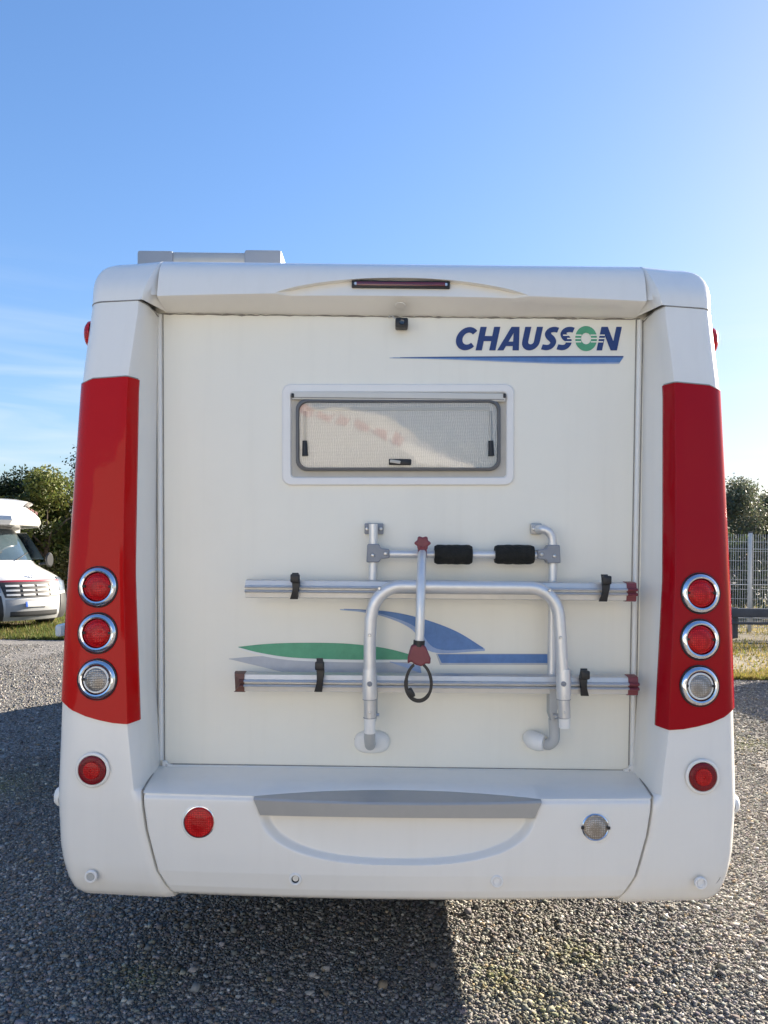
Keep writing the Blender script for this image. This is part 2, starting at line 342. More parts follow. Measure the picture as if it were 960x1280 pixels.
GRO = [(1122, 277), (1113, 284), (1090, 297), (1040, 311), (1010, 316), (988, 318)]
GRO_T = [(zc(p, 2.55), h*2.55/F) for p, h in GRO]
def groove(z): return terp(GRO_T, z)
ZL = zc(992, 2.55)                                # ledge height
ZP0, ZP1 = zc(958, PANEL), zc(394, PANEL)
def pillar_profile(z, off=0, inset=0):
    """plan outline (x outward, Y) of the right-hand corner from the side wall to the rear panel"""
    zz = min(z, zc(383, 2.72)); w = Wd(zz)-inset; yf = YF(zz)+inset*.8; xf = terp(FAC_T, zz)*yf/F
    p = [(w, yf+.36), (w, yf+.22), (w, yf+.12)]
    r = .072
    for a in np.linspace(0, 80, 8): p.append((w-r+r*math.cos(R(a)), yf+.022+r-r*math.sin(R(a))))
    for k in (.25, .5, .75, .93): p.append((p[10][0]+(xf-p[10][0])*k, p[10][1]+(yf-p[10][1])*k))
    if z > ZL+.004:
        xr = terp(XR_T, zz)*(yf+.05)/F; xb = .886 if z > 1.2 else .858+.028*(z-.7)/.5
        p += [(xf, yf+.002), (xf-.004, yf+.008), (xr, yf+.05), (xr+(xb-xr)*.5, yf+.05+(PANEL-yf-.05)*.5), (xb, PANEL+.02)]
    else:
        g_ = groove(z)+.004
        p += [(max(xf, g_+.012), yf+.001), (g_+.004, yf+.007), (g_, yf+.02), (g_, yf+.08), (g_, yf+.16)]
    if off:
        q = []
        for i in range(len(p)):
            a = Vector(p[max(i-1, 0)]); b_ = Vector(p[min(i+1, len(p)-1)]); d = (b_-a).normalized(); n_ = Vector((-d.y, d.x))
            if i < 3: n_ = Vector((1, 0))
            q.append((p[i][0]+n_.x*(off if n_.y <= 0 or True else 0), p[i][1]+n_.y*off))
        # keep normals pointing outwards (towards +x / -Y)
        if q[8][1] > p[8][1]: q = [(2*a[0]-b_[0], 2*a[1]-b_[1]) for a, b_ in zip(p, q)]
        p = q
    return p
zrows = [terp([(i, zc(pp, 2.6)) for i, pp in enumerate([1119, 1112, 1100, 1090, 1075, 1060, 1040, 1015, 1000])], k) for k in np.linspace(0, 8, 20)]
zrows = [z for z in zrows if z < ZL-.004]+[ZL, ZL+.006]+list(np.linspace(ZL+.03, zc(384, 2.72)-.003, 40))
for sgn in (-1, 1):
    rows = [[(CX+sgn*x, y, z) for x, y in pillar_profile(z)] for z in zrows]
    bot = [(CX+sgn*(x-.05), y+.10, zrows[0]-.004) for x, y in pillar_profile(zrows[0])]
    m_ = MB(); m_.grid([bot]+rows); m_.build('corner_pillar', white, mh)
    # red panel wrapped over the pillar
    nprof = len(pillar_profile(1.5)); rp_ = []
    TOP = [(318, 478), (330, 478), (343, 474.5), (385, 478), (399, 485), (402, 488)]
    BOT = [(318, 903), (324, 903), (339, 908.5), (363, 906.5), (390, 899), (408, 891), (417, 882), (421, 876)]
    cols = []
    for i in range(18):
        zt = zc(478, 2.65); zb = zc(900, 2.6)
        for it in range(3):
            a = pillar_profile(zt)[i]; hh = a[0]*F/a[1]; zt = zc(float(np.interp(hh, [q[0] for q in TOP], [q[1] for q in TOP])) if i > 2 else 491, a[1])
            a = pillar_profile(zb)[i]; hh = a[0]*F/a[1]; zb = zc(float(np.interp(hh, [q[0] for q in BOT], [q[1] for q in BOT])) if i > 2 else 872, a[1])
        cols.append((zt, zb))
    for off, nm in ((.005, 'red'),):
        rows = []
        for k in np.linspace(0, 1, 30):
            rw = []
            for i in range(18):
                z = cols[i][1]+(cols[i][0]-cols[i][1])*k; x, y = pillar_profile(z, off)[i]; rw.append((CX+sgn*x, y, z))
            rows.append(rw)
        # returned edges, so that the panel has thickness
        def ret(k_):
            rw = []
            for i in range(18):
                z = cols[i][1]+(cols[i][0]-cols[i][1])*k_; x, y = pillar_profile(z, -.002)[i]; rw.append((CX+sgn*x, y, z))
            return rw
        m_ = MB(); m_.grid([ret(0)]+rows+[ret(1)])
        m_.grid([[r_[17] for r_ in rows], [Vector(r_[17])+Vector((0, .012, 0)) for r_ in rows]])
        o_ = m_.build('red_panel', red if sgn < 0 else dim_red, mh, angle=30); o_['label'] = 'bright red lamp panel' if sgn < 0 else 'red lamp panel with dimmer light painted in'
    # dark joint along the top of the red panel
    rw = []
    for i in range(18):
        z = cols[i][0]+.0022; x, y = pillar_profile(z, .0015)[i]; rw.append((CX+sgn*x, y, z))
    m_ = MB(); m_.tube(rw, .0028, 6); m_.build('joint_seal', shadowline, mh)

# a scuff on the lower right corner
m_ = MB(); m_.tube([(CX+pillar_profile(z, .0004)[9][0]-.10*k_*k_, pillar_profile(z, .0004)[9][1]-.004*k_, z) for k_, z in zip(np.linspace(0, .6, 7), np.linspace(.545, .50, 7))], .0011, 5); m_.build('scuff', shadowline, mh)
# rear panel
m_ = MB(); m_.add([(CX-.90, PANEL, ZP0-.03), (CX+.90, PANEL, ZP0-.03), (CX+.90, PANEL, ZP1+.03), (CX-.90, PANEL, ZP1+.03)], [(0, 1, 2, 3)])
m_.build('rear_panel', cream, mh)
def px_poly(pts, Y): return [P(a, b_, Y) for a, b_ in pts]
# edging strips
for (xa, ya, xb, yb) in ((199.5, 393, 201.5, 950), (799.5, 400, 790, 958)):
    m_ = MB(); m_.tube([P(xa, ya, PANEL-.002), P(xb, yb, PANEL-.002)], .0085, 10, flat=.8); m_.build('edging_strip', bead, mh)
    for d in (-4.2, 4.2):
        m_ = MB(); m_.tube([P(xa+d, ya, PANEL-.001), P(xb+d, yb, PANEL-.001)], .0021, 6); m_.build('joint_seal', shadowline, mh)
m_ = MB(); m_.tube([P(208, 958.5, PANEL-.006), P(786, 966.5, PANEL-.006)], .009, 10); m_.build('edging_strip', bead, mh)
m_ = MB(); m_.tube([P(213, 955, PANEL-.001), P(783, 963, PANEL-.001)], .0026, 6); m_.build('joint_seal', shadowline, mh)
m_ = MB(); pt = [P(200+i*6, 392.6+i*.065+random.uniform(-.5, .5), PANEL-.002) for i in range(101)]; m_.tube(pt, [.0014+abs(random.gauss(0, .0012)) for _ in pt], 5); m_.build('joint_seal', seal, mh)
for x, y, s_ in ((208, 957, 1), (787, 963, -1)):
    m_ = MB(); m_.prism(px_poly([(x-4*s_, y-7), (x+1*s_, y-7), (x+3*s_, y-3), (x+8*s_, y-2), (x+8*s_, y+3), (x-4*s_, y+4)], PANEL-.004), (0, -.012, 0)); c_ = m_.build('corner_bracket', wframe, mh, bev=.002)
    m_ = MB(); m_.lathe(P(x, y-.5, PANEL-.016), [(0, .002), (.004, .002), (.0045, 0)], seg=12); m_.build('screw', steel, c_)

# ---------------- roof cap with spoiler and corners
ZS = zc(384, 2.72)
cap = MB()
top_z0 = zc(329.5, 2.78)
def lipz(x): return zc(366.5, 2.70)-.018*(abs(x)/.86)**2
def face_y(z, lz=None):      # the spoiler's front leans back from its lip and rounds over to the roof
    lz = lz or zc(368, 2.70); k = min(1, max(0, (z-lz)/(top_z0-lz))); return 2.70+.030*k+.055*k**5
def spoiler_profile(x):
    lz = lipz(x); h_arc = 158.5*2.7/F; a = x/h_arc
    if abs(a) < 1: za = lz+.058*max(0, 1-abs(a)**2.1)**.8+.001; rec = .026*min(1, (1-abs(a))*9)
    else: za = lz+.002; rec = 0
    ly = 2.70+rec
    p = [(PANEL+.01, zc(395, PANEL)), (PANEL-.004, zc(395, PANEL)+.001), (ly+.05, lz-.012), (ly+.006, lz-.004), (ly, lz)]
    for k in (.05, .35, .7, 1.0): z = lz+(za-lz)*k; p.append((face_y(z, lz)+rec*(1-.0*k), z))
    p.append((face_y(za+.001, lz), za+.001 if rec else za+.002))
    for k in (.12, .25, .4, .55, .7, .8, .88, .94, .98, 1): z = za+.003+(top_z0-za-.003)*k; p.append((face_y(z, lz), z))
    p += [(2.80, top_z0+.002), (2.86, top_z0+.004), (3.1, top_z0+.006)]
    return p
xs = np.concatenate([np.linspace(-.86, -.46, 14), np.linspace(-.452, .452, 101), np.linspace(.46, .86, 14)])
cap.grid([[(CX+x, y, z) for y, z in spoiler_profile(x)] for x in xs])
for sgn in (-1, 1):
    rows = []
    for k, (dz, ins) in enumerate([(.002, 0), (.03, 0), (.06, .001), (.085, .004), (.108, .011), (.128, .022), (.143, .037), (.155, .058), (.162, .085), (.166, .13)]):
        q = pillar_profile(ZS, 0, ins); n_ = len(q); kk = min(1, k/7)
        q = [list(a) for a in q]
        zk = ZS+dz*(top_z0-ZS)/.166
        kk = min(1, max(0, (zk-ZS-.02)/(top_z0-ZS-.06))); kk = kk*kk*(3-2*kk)
        xf_t = .905+(.866-.905)*min(1, max(0, (zk-ZS)/(top_z0-ZS)))
        yc = (YF(ZS)+ins*.5)*(1-kk)+(face_y(zk, lipz(.86))-.001)*kk
        yo = YF(ZS)+ins*.8
        for j in range(3, 11): q[j][1] += (yc-yo)*ss((j-2)/8)
        base10 = q[10]
        for j, f_ in enumerate((.25, .5, .75, .93, 1)): q[11+j] = [base10[0]+(xf_t-base10[0])*f_, base10[1]+(yc-base10[1])*f_]
        ye = max(face_y(zk, lipz(.86))+.004, yc+.004) if zk > lipz(.86)-.01 else PANEL-.02
        q[16] = [xf_t-.005, yc+.006]; q[17] = [xf_t-.014+.006*kk, yc+.03*(1-kk)+.006]
        q[18] = [.858, ye+.01]; q[19] = [.85, ye+.02]
        rows.append([(CX+sgn*x, y, zk) for x, y in q])
    rows.append([(CX+sgn*(x*.8 if x > .86 else x), max(y, 2.9), top_z0+.003) for x, y in q])
    cap.grid(rows)
cap.build('roof_cap', white, mh, angle=40)
# joint under the corners of the cap
for sgn in (-1, 1):
    rw = [(CX+sgn*x, y, ZS-.0005) for x, y in pillar_profile(ZS-.001, .0005)][1:]
    rw[-2] = (rw[-2][0], rw[-2][1], ZS-.006); rw[-1] = (rw[-1][0], rw[-1][1]-.02, ZS-.016)
    m_ = MB(); m_.tube(rw, .0019, 6); m_.build('joint_seal', shadowline, mh)
# third brake light
c0 = P(501, 356.2, face_y(zc(356.2, 2.72), lipz(0))+.022); m_ = MB(); m_.box(c0, (124*2.7/F, .02, 9*2.7/F), .003); bl = m_.build('brake_light', black, mh)
m_ = MB(); m_.box(c0-Vector((0, .009, 0)), (112*2.7/F, .008, 5*2.7/F), .002); m_.build('lens', bulb_red, bl)
for d in (-57, 57):
    m_ = MB(); m_.lathe(c0+Vector((d*2.7/F, -.010, 0)), [(0, .002), (.005, .002), (.006, 0)], seg=10); m_.build('screw', steel, bl)
m_ = MB(); m_.lathe(P(500, 382, 2.76), [(0, .001), (.018, .001), (.02, -.001)], axis=(0, -.3, -1), seg=20); m_.build('blanking_plug', white, mh)

# ---------------- bumper
ZB = zc(1126, 2.545)
def bump_y(s_, z): return YF(z)-.006-.028*(1-s_*s_)
RC = P(497, 1008, 2.52); 
def recess(x, z):
    """0 outside, 1 inside the number plate hollow (x, z world)"""
    a = abs(x-RC.x)/(.456); b_ = (RC.z-z)/(.186)
    if b_ < 0: d = a-1
    else: d = (a**2.5+b_**2.5)**(1/2.5)-1
    # distance in metres, bevel 3 cm
    k = min(1, max(0, -d/.065)); return k*k*(3-2*k)*.4+k*.6
def slot(x):
    a = abs(x-RC.x)/(.468); return (.005+.088*(1-a*a)) if a < 1 else 0.0
nx, nz_ = 440, 120
rows = []
for k in np.linspace(0, 1, nz_):
    z = ZB+(ZL-.010-ZB)*k; rw = []
    g_ = groove(z)+.001
    for s_ in np.linspace(-1, 1, nx):
        x = CX+s_*g_; e = 1-abs(s_)
        y = bump_y(s_, z)+.030*recess(x, z)
        if z > zc(1006, 2.50)-.004: y = max(y, bump_y(s_, z)+slot(x)*min(1, (z-zc(1006, 2.50)+.004)/.004))
        y += .020*max(0, 1-e*g_/.010)**2
        y += .03*max(0, 1-(z-ZB)/.03)**2
        y += .006*max(0, 1-(ZL-.010-z)/.012)**2
        rw.append((x, y, z))
    rows.append(rw)
def ledge_row(dy, dz, kx):
    rw = []; g_ = groove(ZL)-.002
    for s_ in np.linspace(-1, 1, nx):
        xb = .872; x = CX+s_*(g_+(xb-g_)*kx); y0 = bump_y(s_, ZL-.01)
        rw.append((x, y0*1+max((PANEL-.004-y0)*dy, slot(x)+(.002 if dy < .04 else .006) if dy < .1 and slot(x) else 0), ZL+dz))
    return rw
zled = ZP0-ZL-.004
rows += [ledge_row(0.02, -.004, 0), ledge_row(.055, 0, .02), ledge_row(.5, zled*.5, .5), ledge_row(1, zled, 1)]
lowrow = [(x, y+.10, z-.003) for x, y, z in rows[0]]
bm_ = MB(); bm_.grid([lowrow]+rows); bump = bm_.build('rear_bumper', white, mh, angle=50)
# joint lines where the bumper meets the pillars
for sgn in (-1, 1):
    m_ = MB(); m_.grid([[(CX+sgn*(groove(z)-.006), YF(z)+.028, z), (CX+sgn*(groove(z)+.01), YF(z)+.028, z)] for z in np.linspace(ZB, ZL, 20)])
    m_.build('joint_seal', shadowline, mh)
    pt = [Vector((CX+sgn*(.846+(.870-.846)*k), 2.55+.25*k, ZL+zled*k+.002)) for k in np.linspace(0, 1, 6)]
    m_ = MB(); m_.tube(pt, .0025, 6); m_.build('joint_seal', shadowline, mh)
# grey handle strip: top face a flat lens, front face straight
tm = MB(); A = []
n_ = 40
yfr = 2.502
for i in range(n_+1):
    k = i/n_; px = 317+360*k; ap = 1-(2*k-1)**2; yfr = 2.505
    xw = CX+(px-497)*2.505/F; s_ = (xw-CX)/.83; yb = bump_y(s_, .74)
    zt_ = zc(1004.5-3*(1-ap), yfr); zb_ = zc(1021, yfr)
    shift = 8.5*(2*k-1)     # lower edge is shorter than the upper
    back_y = yb+.007+.088*ap; yfr = bump_y(s_, .735)-.010
    A.append([(xw, back_y+.002, ZL-.004), (xw, yfr+.004, zt_+.006), (xw, yfr, zt_), (xw-shift*yfr/F, yfr+.003, zb_), (xw-shift*yfr/F, yb+.04, zb_-.001)])
tm.grid(A); tm.build('handle_strip', trim, mh, angle=25)

# ---------------- lamps
def lamp(px_half, py, sgn, kind):
    Y = YF(zc(py, 2.6))
    c0 = Vector((CX+sgn*px_half*Y/F, Y+.004, zc(py, Y)))
    k = Y/F; ax = (sgn*.10, -1, .07)
    m_ = MB(); m_.lathe(c0, [(26.2*k, -.004), (26.0*k, .0035), (25*k, .0045)], ax); bk = m_.build('tail_light', rubber, mh)
    m_ = MB(); m_.lathe(c0, [(24.6*k, .003), (24.2*k, .006), (23*k, .0095), (20.5*k, .012), (18.8*k, .0105), (18.2*k, .006), (17.9*k, .001)], ax); m_.build('rim', chrome, bk)
    ls = lens_c if kind == 'clear' else lens_r
    m_ = MB(); m_.lathe(c0, [(17.3*k, .004), (16.9*k, .008), (15*k, .011), (14.6*k, .0095), (14*k, .011), (10*k, .0145), (5*k, .0165), (0, .017)], ax); m_.build('lens', ls, bk)
    if kind == 'clear':
        m_ = MB(); m_.lathe(c0, [(16.8*k, .0085), (16*k, .0118), (14.8*k, .0118), (14.4*k, .0095)], ax); m_.build('lens_ring', whitep, bk)
    for d in (-1, 1):
        m_ = MB(); m_.box(c0+Vector((d*16.2*k, -.012, .002)), (.011, .006, .009), .002); m_.build('lens_clip', black, bk)
    return bk
for sgn in (-1, 1):
    for py, kd in ((737.5, 'red'), (795.5, 'red'), (853.5, 'clear')):
        o = lamp(377, py, sgn, kd)
        if kd == 'clear': o['label'] = 'clear white reversing lamp with chrome rim'
def round_reflector(half, py, sgn, r, kind):
    zz = zc(py, 2.56); Y = YF(zz)+.003
    if half < 300: x = half*2.53/F; Y = bump_y(x/.83, zz)
    c0 = Vector((CX+sgn*half*Y/F, Y+.002, zc(py, Y))); k = Y/F; ax = (sgn*.05 if half > 300 else 0, -1, .03)
    m_ = MB(); m_.lathe(c0, [((r+4.5)*k, -.002), ((r+4)*k, .0005), ((r+2.2)*k, .002), ((r+1.0)*k, .0015), (r*k, -.006)], ax); b_ = m_.build('reflector_lamp', white, mh, angle=60)
    if kind == 'target':
        m_ = MB(); m_.lathe(c0, [((r+.2)*k, -.002), (r*k, .003), ((r-2)*k, .006), ((r-6)*k, .0065), ((r-7)*k, .0062)], ax); m_.build('lens', lens_rd, b_)
        m_ = MB(); m_.lathe(c0, [((r-6.6)*k, .004), ((r-7.2)*k, .0085), (5*k, .0105), (1.6*k, .0105), (1.2*k, .008), (0, .008)], ax); m_.build('inner_lens', lens_r, b_)
    elif kind == 'red':
        m_ = MB(); m_.lathe(c0, [((r+1.4)*k, -.002), ((r+1.2)*k, .004), ((r+.2)*k, .005), (r*k, .001)], ax); m_.build('lens_ring', chrome, b_)
        m_ = MB(); m_.lathe(c0, [((r+.2)*k, -.002), (r*k, .004), ((r-1.5)*k, .009), (9*k, .013), (4*k, .0145), (0, .015)], ax); m_.build('lens', lens_r, b_)
    else:
        m_ = MB(); m_.lathe(c0, [((r+.2)*k, -.002), (r*k, .006), ((r-1.2)*k, .009), ((r-2)*k, .007)], ax); m_.build('lens_ring', chrome, b_)
        m_ = MB(); m_.lathe(c0, [((r-1.6)*k, .002), ((r-2)*k, .007), (10*k, .011), (5*k, .013), (0, .0135)], ax); m_.build('lens', lens_c, b_)
        for d in (-1, 1):
            m_ = MB(); m_.box(c0+Vector((d*(r-.8)*k, -.009, 0)), (.010, .006, .010), .002); m_.build('lens_clip', black, b_)
    return b_
for sgn in (-1, 1): round_reflector(382, 967, sgn, 17.5, 'target')
round_reflector(247.5, 1030, -1, 18.5, 'red'); round_reflector(247.5, 1031, 1, 17, 'clear')
# parking sensors
for half, dark in ((-382, 0), (-126.5, 1), (125, 0), (380, 0)):
    zz = zc(1099.5, 2.55); Y = YF(zz) if abs(half) > 300 else bump_y(half*2.52/F/groove(zz), zz)
    c0 = Vector((CX+half*Y/F, Y-(.001 if abs(half) > 300 else .004), zc(1099.5, Y))); k = Y/F
    m_ = MB(); m_.lathe(c0, [(8*k, -.003), (7.6*k, .004), (6.6*k, .006), (5.2*k, .005), (4.8*k, .001)], (0, -1, 0), 24); b_ = m_.build('parking_sensor', wframe, mh)
    m_ = MB(); m_.lathe(c0, [(4.8*k, 0), (4.6*k, .0045 if not dark else .001), (2.8*k, .0045 if not dark else -.004), (2.6*k, .003 if not dark else -.006), (0, .003 if not dark else -.006)], (0, -1, 0), 20)
    m_.build('sensor_face', [wframe, black][dark] if half > -300 else lgrey, b_)
# side marker lamps
for sgn, py in ((-1, 416), (1, 427)):
    Y = YF(zc(420, 2.7))+.09; w = Wd(zc(420, 2.7)); c0 = Vector((CX+sgn*(w-.004), Y+.02, zc(421, Y)))
    m_ = MB(); m_.lathe(c0, [(.048, 0), (.046, .012), (.036, .021), (.018, .026), (0, .027)], (sgn, 0, 0), 24)
    for i, v in enumerate(m_.v): m_.v[i] = (v[0], c0.y+(v[1]-c0.y)*.9, c0.z+(v[2]-c0.z)*1.05)
    m_.build('side_marker', lens_r, mh)
    c1 = Vector((CX+sgn*(Wd(.75)-.004), YF(.75)+.10, zc(999, 2.64)))
    m_ = MB(); m_.lathe(c1, [(.036, 0), (.034, .010), (.026, .020), (.012, .025), (0, .0255)], (sgn, 0, 0), 22); b_ = m_.build('side_marker', whitep, mh)
    if sgn > 0:
        m_ = MB(); m_.lathe(c1+Vector((.006, .02, -.003)), [(.026, 0), (.025, .014), (.015, .023), (0, .025)], (1, 0, 0), 18); m_.build('lens', lens_r, b_)

# ---------------- window
def rrect(x0, y0, x1, y1, r, n=7):
    o = []
    for cx, cy, a0 in ((x1-r, y0+r, -90), (x1-r, y1-r, 0), (x0+r, y1-r, 90), (x0+r, y0+r, 180)):
        for a in np.linspace(a0, a0+90, n): o.append((cx+r*math.cos(R(a)), cy+r*math.sin(R(a))))
    return o
def ring_loft(levels):
    """levels: (rounded rectangle points, Y)"""
    m_ = MB(); m_.grid([[P(a, b_, 1)*0+Vector((P(a, b_, PANEL).x, Y, P(a, b_, PANEL).z)) for a, b_ in pts] for pts, Y in levels], cu=True); return m_
RO = .35   # the window follows the body's roll in the photograph
win = ring_loft([(rrect(352.5, 480.5, 642.5, 607, 11), PANEL+.002), (rrect(352.5, 480.5, 642.5, 607, 11), PANEL-.006), (rrect(354.5, 482, 640.5, 605.5, 10), PANEL-.011),
                 (rrect(363, 490, 633.5, 598, 5), PANEL-.011), (rrect(364.5, 491.5, 632, 596.5, 4), PANEL-.006), (rrect(364.5, 491.5, 632, 596.5, 4), PANEL+.004)]).build('window', wframe, mh)
m_ = MB(); m_.poly(px_poly([(362, 489), (635, 489), (635, 599), (362, 599)], PANEL-.003)); m_.build('frame', beige, win)
m_ = MB(); m_.box(P(498.5, 496, PANEL-.014), (265*PANEL/F, .018, 10*PANEL/F), .003); hr = m_.build('hinge_rail', rail_m, win)
m_ = MB(); m_.box(P(498.5, 498.2, PANEL-.0235), (261*PANEL/F, .002, 1.1*PANEL/F)); m_.build('rail_groove', shadowline, win)
for x in (366.2, 630.3):
    m_ = MB(); m_.box(P(x, 495, PANEL-.016), (.010, .02, .017), .003); m_.build('rail_end', black, win)
ring_loft([(rrect(370.5, 500, 624.8, 589, 13), PANEL-.002), (rrect(370.5, 500, 624.8, 589, 13), PANEL-.020), (rrect(372.5, 502, 622.8, 587, 12), PANEL-.024),
           (rrect(373.8, 503.4, 621.4, 585.6, 11.5), PANEL-.024), (rrect(374.8, 504.4, 620.6, 584.8, 11), PANEL-.014)]).build('rubber_rim', rimr, win)
m_ = MB(); m_.poly([Vector((P(a, b_, PANEL).x, PANEL-.0055, P(a, b_, PANEL).z)) for a, b_ in rrect(373, 502.5, 622.5, 586.5, 11)]); m_.build('blind', blind_m, win)
m_ = MB(); m_.poly([Vector((P(a, b_, PANEL).x, PANEL-.0170, P(a, b_, PANEL).z)) for a, b_ in rrect(375, 504.3, 620.6, 585, 10.7)]); m_.build('pane', pane_m, win)
m_ = MB(); m_.prism([P(a, b_, PANEL-.006) for a, b_ in ((383, 509.5), (612, 509.5), (612, 513), (383, 513))], (0, -.005, 0)); m_.build('blind_rail', rail_m, win)
for x in (381, 613.5):
    m_ = MB(); m_.tube([P(x, 514, PANEL-.012), P(x, 566, PANEL-.012)], .0045, 8); st = m_.build('window_stay', alu, win)
    m_ = MB(); m_.tube([P(x, 551, PANEL-.015), P(x+.5, 570, PANEL-.015)], [.009, .0115], 10); m_.build('stay_knob', black, win)
for x in (488.5, 496.5, 506):
    pass
m_ = MB(); m_.box(P(500, 577.5, PANEL-.02), (28*PANEL/F, .012, 7.5*PANEL/F), .004); lt = m_.build('latch', black, win)
m_ = MB(); m_.box(P(494, 577, PANEL-.027), (13*PANEL/F, .006, 4*PANEL/F), .002, Matrix.Rotation(R(8), 3, 'Y')); m_.build('latch_lever', beige, win)

# ---------------- reversing camera
c0 = P(502, 405, PANEL-.03); m_ = MB(); m_.box(c0, (.046, .05, .034), .006); rc = m_.build('reversing_camera', black, mh)
m_ = MB(); m_.lathe(c0+Vector((0, -.025, -.001)), [(.010, 0), (.009, .005), (.007, .004), (0, .005)], seg=16); m_.build('lens', dglass, rc)
m_ = MB(); m_.tube([P(486, 397, PANEL-.004), P(487.5, 394.8, PANEL-.014), P(490.5, 394.6, PANEL-.02), P(492, 396.6, PANEL-.02), P(496, 399.5, PANEL-.028), P(502, 401, PANEL-.02), P(509.5, 402, PANEL-.003)], .0024, 8); m_.build('cable', steel, rc)

# ---------------- printed decals and lettering
DY = PANEL-.0018
def decal(name, pts, m, d=0): return MB().poly(px_poly(pts, DY-d)).build(name, m, mh)
def strip(name, top, bot, m, d=0):
    a = spline([(x, y, 0) for x, y in top], 8); b_ = spline([(x, y, 0) for x, y in bot], 8); q = MB()
    n = min(len(a), len(b_)); q.grid([[P(a[i].x, a[i].y, DY-d) for i in range(n)], [P(b_[i].x, b_[i].y, DY-d) for i in range(n)]]); return q.build(name, m, mh)
strip('decal_stripe', [(286, 823.3), (330, 820), (372, 821), (430, 824), (490, 823), (515, 829)], [(286, 823.8), (325, 833), (362, 841), (430, 845), (490, 846), (526, 843)], grey_pr)
strip('decal_stripe', [(297, 809.6), (330, 806), (372, 804.8), (430, 806.5), (480, 812), (522, 823)], [(297, 810.4), (325, 819.3), (366, 825.5), (430, 827.8), (480, 828), (524, 827)], whitep, .0004)
strip('decal_stripe', [(298, 808.6), (330, 805.2), (372, 803.6), (430, 804.4), (480, 810), (523, 821)], [(298, 809.2), (325, 816), (366, 822), (430, 824.4), (480, 824.6), (524, 824.6)], green, .0008)
strip('decal_stripe', [(487, 827), (505, 829), (525, 832)], [(487, 827.6), (507, 834.5), (527, 842)], lblue, .0012)
strip('decal_stripe', [(425, 761.4), (455, 762.4), (490, 765.6), (530, 775), (570, 790.5), (606, 811)], [(425, 762.6), (455, 765.5), (485, 772.5), (515, 787), (540, 815), (606, 813.6)], lblue)
strip('decal_stripe', [(430, 761), (455, 762), (490, 765), (530, 774), (570, 789), (604, 809.6)], [(430, 761.7), (458, 763.6), (492, 772), (522, 785.5), (546, 811), (604, 811)], blue, .0005)
decal('decal_stripe', [(545, 817.2), (688, 817.2), (688, 831), (550, 831)], grey_pr)
decal('decal_stripe', [(547, 817.8), (688, 817.8), (688, 828.8), (552, 828.8)], blue, .0005)
strip('decal_stripe', [(487, 447.1), (560, 446.6), (660, 446.2), (720, 446), (780, 445.8)], [(487, 447.7), (560, 449.4), (660, 453.6), (720, 455), (774, 454.6)], lblue)
strip('decal_stripe', [(491, 446.9), (560, 446.2), (660, 445.8), (720, 445.6), (779.5, 445.4)], [(491, 447.3), (560, 448.4), (660, 452), (720, 453.3), (774.5, 452.8)], blue, .0005)
strip('decal_stripe', [(500, 446.6), (560, 445.8), (660, 445.2), (720, 445), (779.5, 445)], [(500, 447), (560, 446.9), (660, 446.8), (720, 446.7), (778.5, 446.7)], navy, .0008)

let = bpy.data.objects.new('lettering', None); COL.objects.link(let); let.parent = mh
LB, LH = 438.0, 29.5                         # baseline (at the middle of the word) and cap height, px
def lpt(x, y, d, sh=.21): return P(x+sh*y, LB-y, DY-d)
def stroke(path, w, m, closed=False, sh=.21, d=.0006, q=None):
    p = [Vector((a, b_)) for a, b_ in path]; n = len(p); Lf = []; Rt = []
    ww = w if isinstance(w, (list, tuple, np.ndarray)) else [w]*n
    for i in range(n):
        if closed: t_ = (p[(i+1) % n]-p[i-1]).normalized()
        else: t_ = (p[min(i+1, n-1)]-p[max(i-1, 0)]).normalized()
        nn_ = Vector((-t_.y, t_.x)); k = ww[i]/2; Lf.append(p[i]+nn_*k); Rt.append(p[i]-nn_*k)
    q = q or MB(); q.grid([[lpt(a.x, a.y, d, sh) for a in Lf], [lpt(a.x, a.y, d, sh) for a in Rt]], cu=closed); return q
def lpoly(pts, d=.0006, sh=.21): return MB().poly([lpt(a, b_, d, sh) for a, b_ in pts])
def letter(q, m): return q.build('letter', m, let)
SW = 7.6
ang = np.linspace(R(42), R(318), 30)
letter(stroke([(581.5+10.4*math.cos(a), 14.7+11.0*math.sin(a)) for a in ang], np.interp(np.linspace(0, 1, 30), [0, .5, 1], [6.4, 8.2, 6.6]), navy), navy)
q = lpoly([(594.5, 0), (602.3, 0), (602.3, LH), (594.5, LH)]); q.poly([lpt(a, b_, .0006) for a, b_ in [(602.3, 11.6), (611.5, 11.6), (611.5, 18), (602.3, 18)]]); q.poly([lpt(a, b_, .0006) for a, b_ in [(611.5, 0), (619.3, 0), (619.3, LH), (611.5, LH)]]); letter(q, navy)
q = MB()
for pg in ([(621.5, 0), (629.3, 0), (637.5, 22), (638.5, LH), (633.2, LH)], [(637.5, 22), (640.6, 0), (648.6, 0), (643.3, LH), (638.5, LH)], [(629.6, 5.5), (640.2, 5.5), (639.4, 11), (631.8, 11)]): q.poly([lpt(a, b_, .0006+.0001*(len(pg) == 4)) for a, b_ in pg])
letter(q, navy)
uu = [(654.2, LH), (654.2, 20), (654.2, 12)]+[(661.5-7.3*math.cos(a), 11-7.2*math.sin(a)) for a in np.linspace(R(8), R(172), 14)]+[(668.8, 12), (668.8, 20), (668.8, LH)]
letter(stroke(uu, SW, navy), navy)
def ess(x): return [(v.x, v.y) for v in spline([(x+17.2, 25.3, 0), (x+12.5, 26.2, 0), (x+7.6, 25.2, 0), (x+5.2, 21.6, 0), (x+7.4, 17.6, 0), (x+11.6, 14.2, 0), (x+14.2, 10.2, 0), (x+12.6, 5.6, 0), (x+8, 3.6, 0), (x+1.2, 4.4, 0)], 6)]
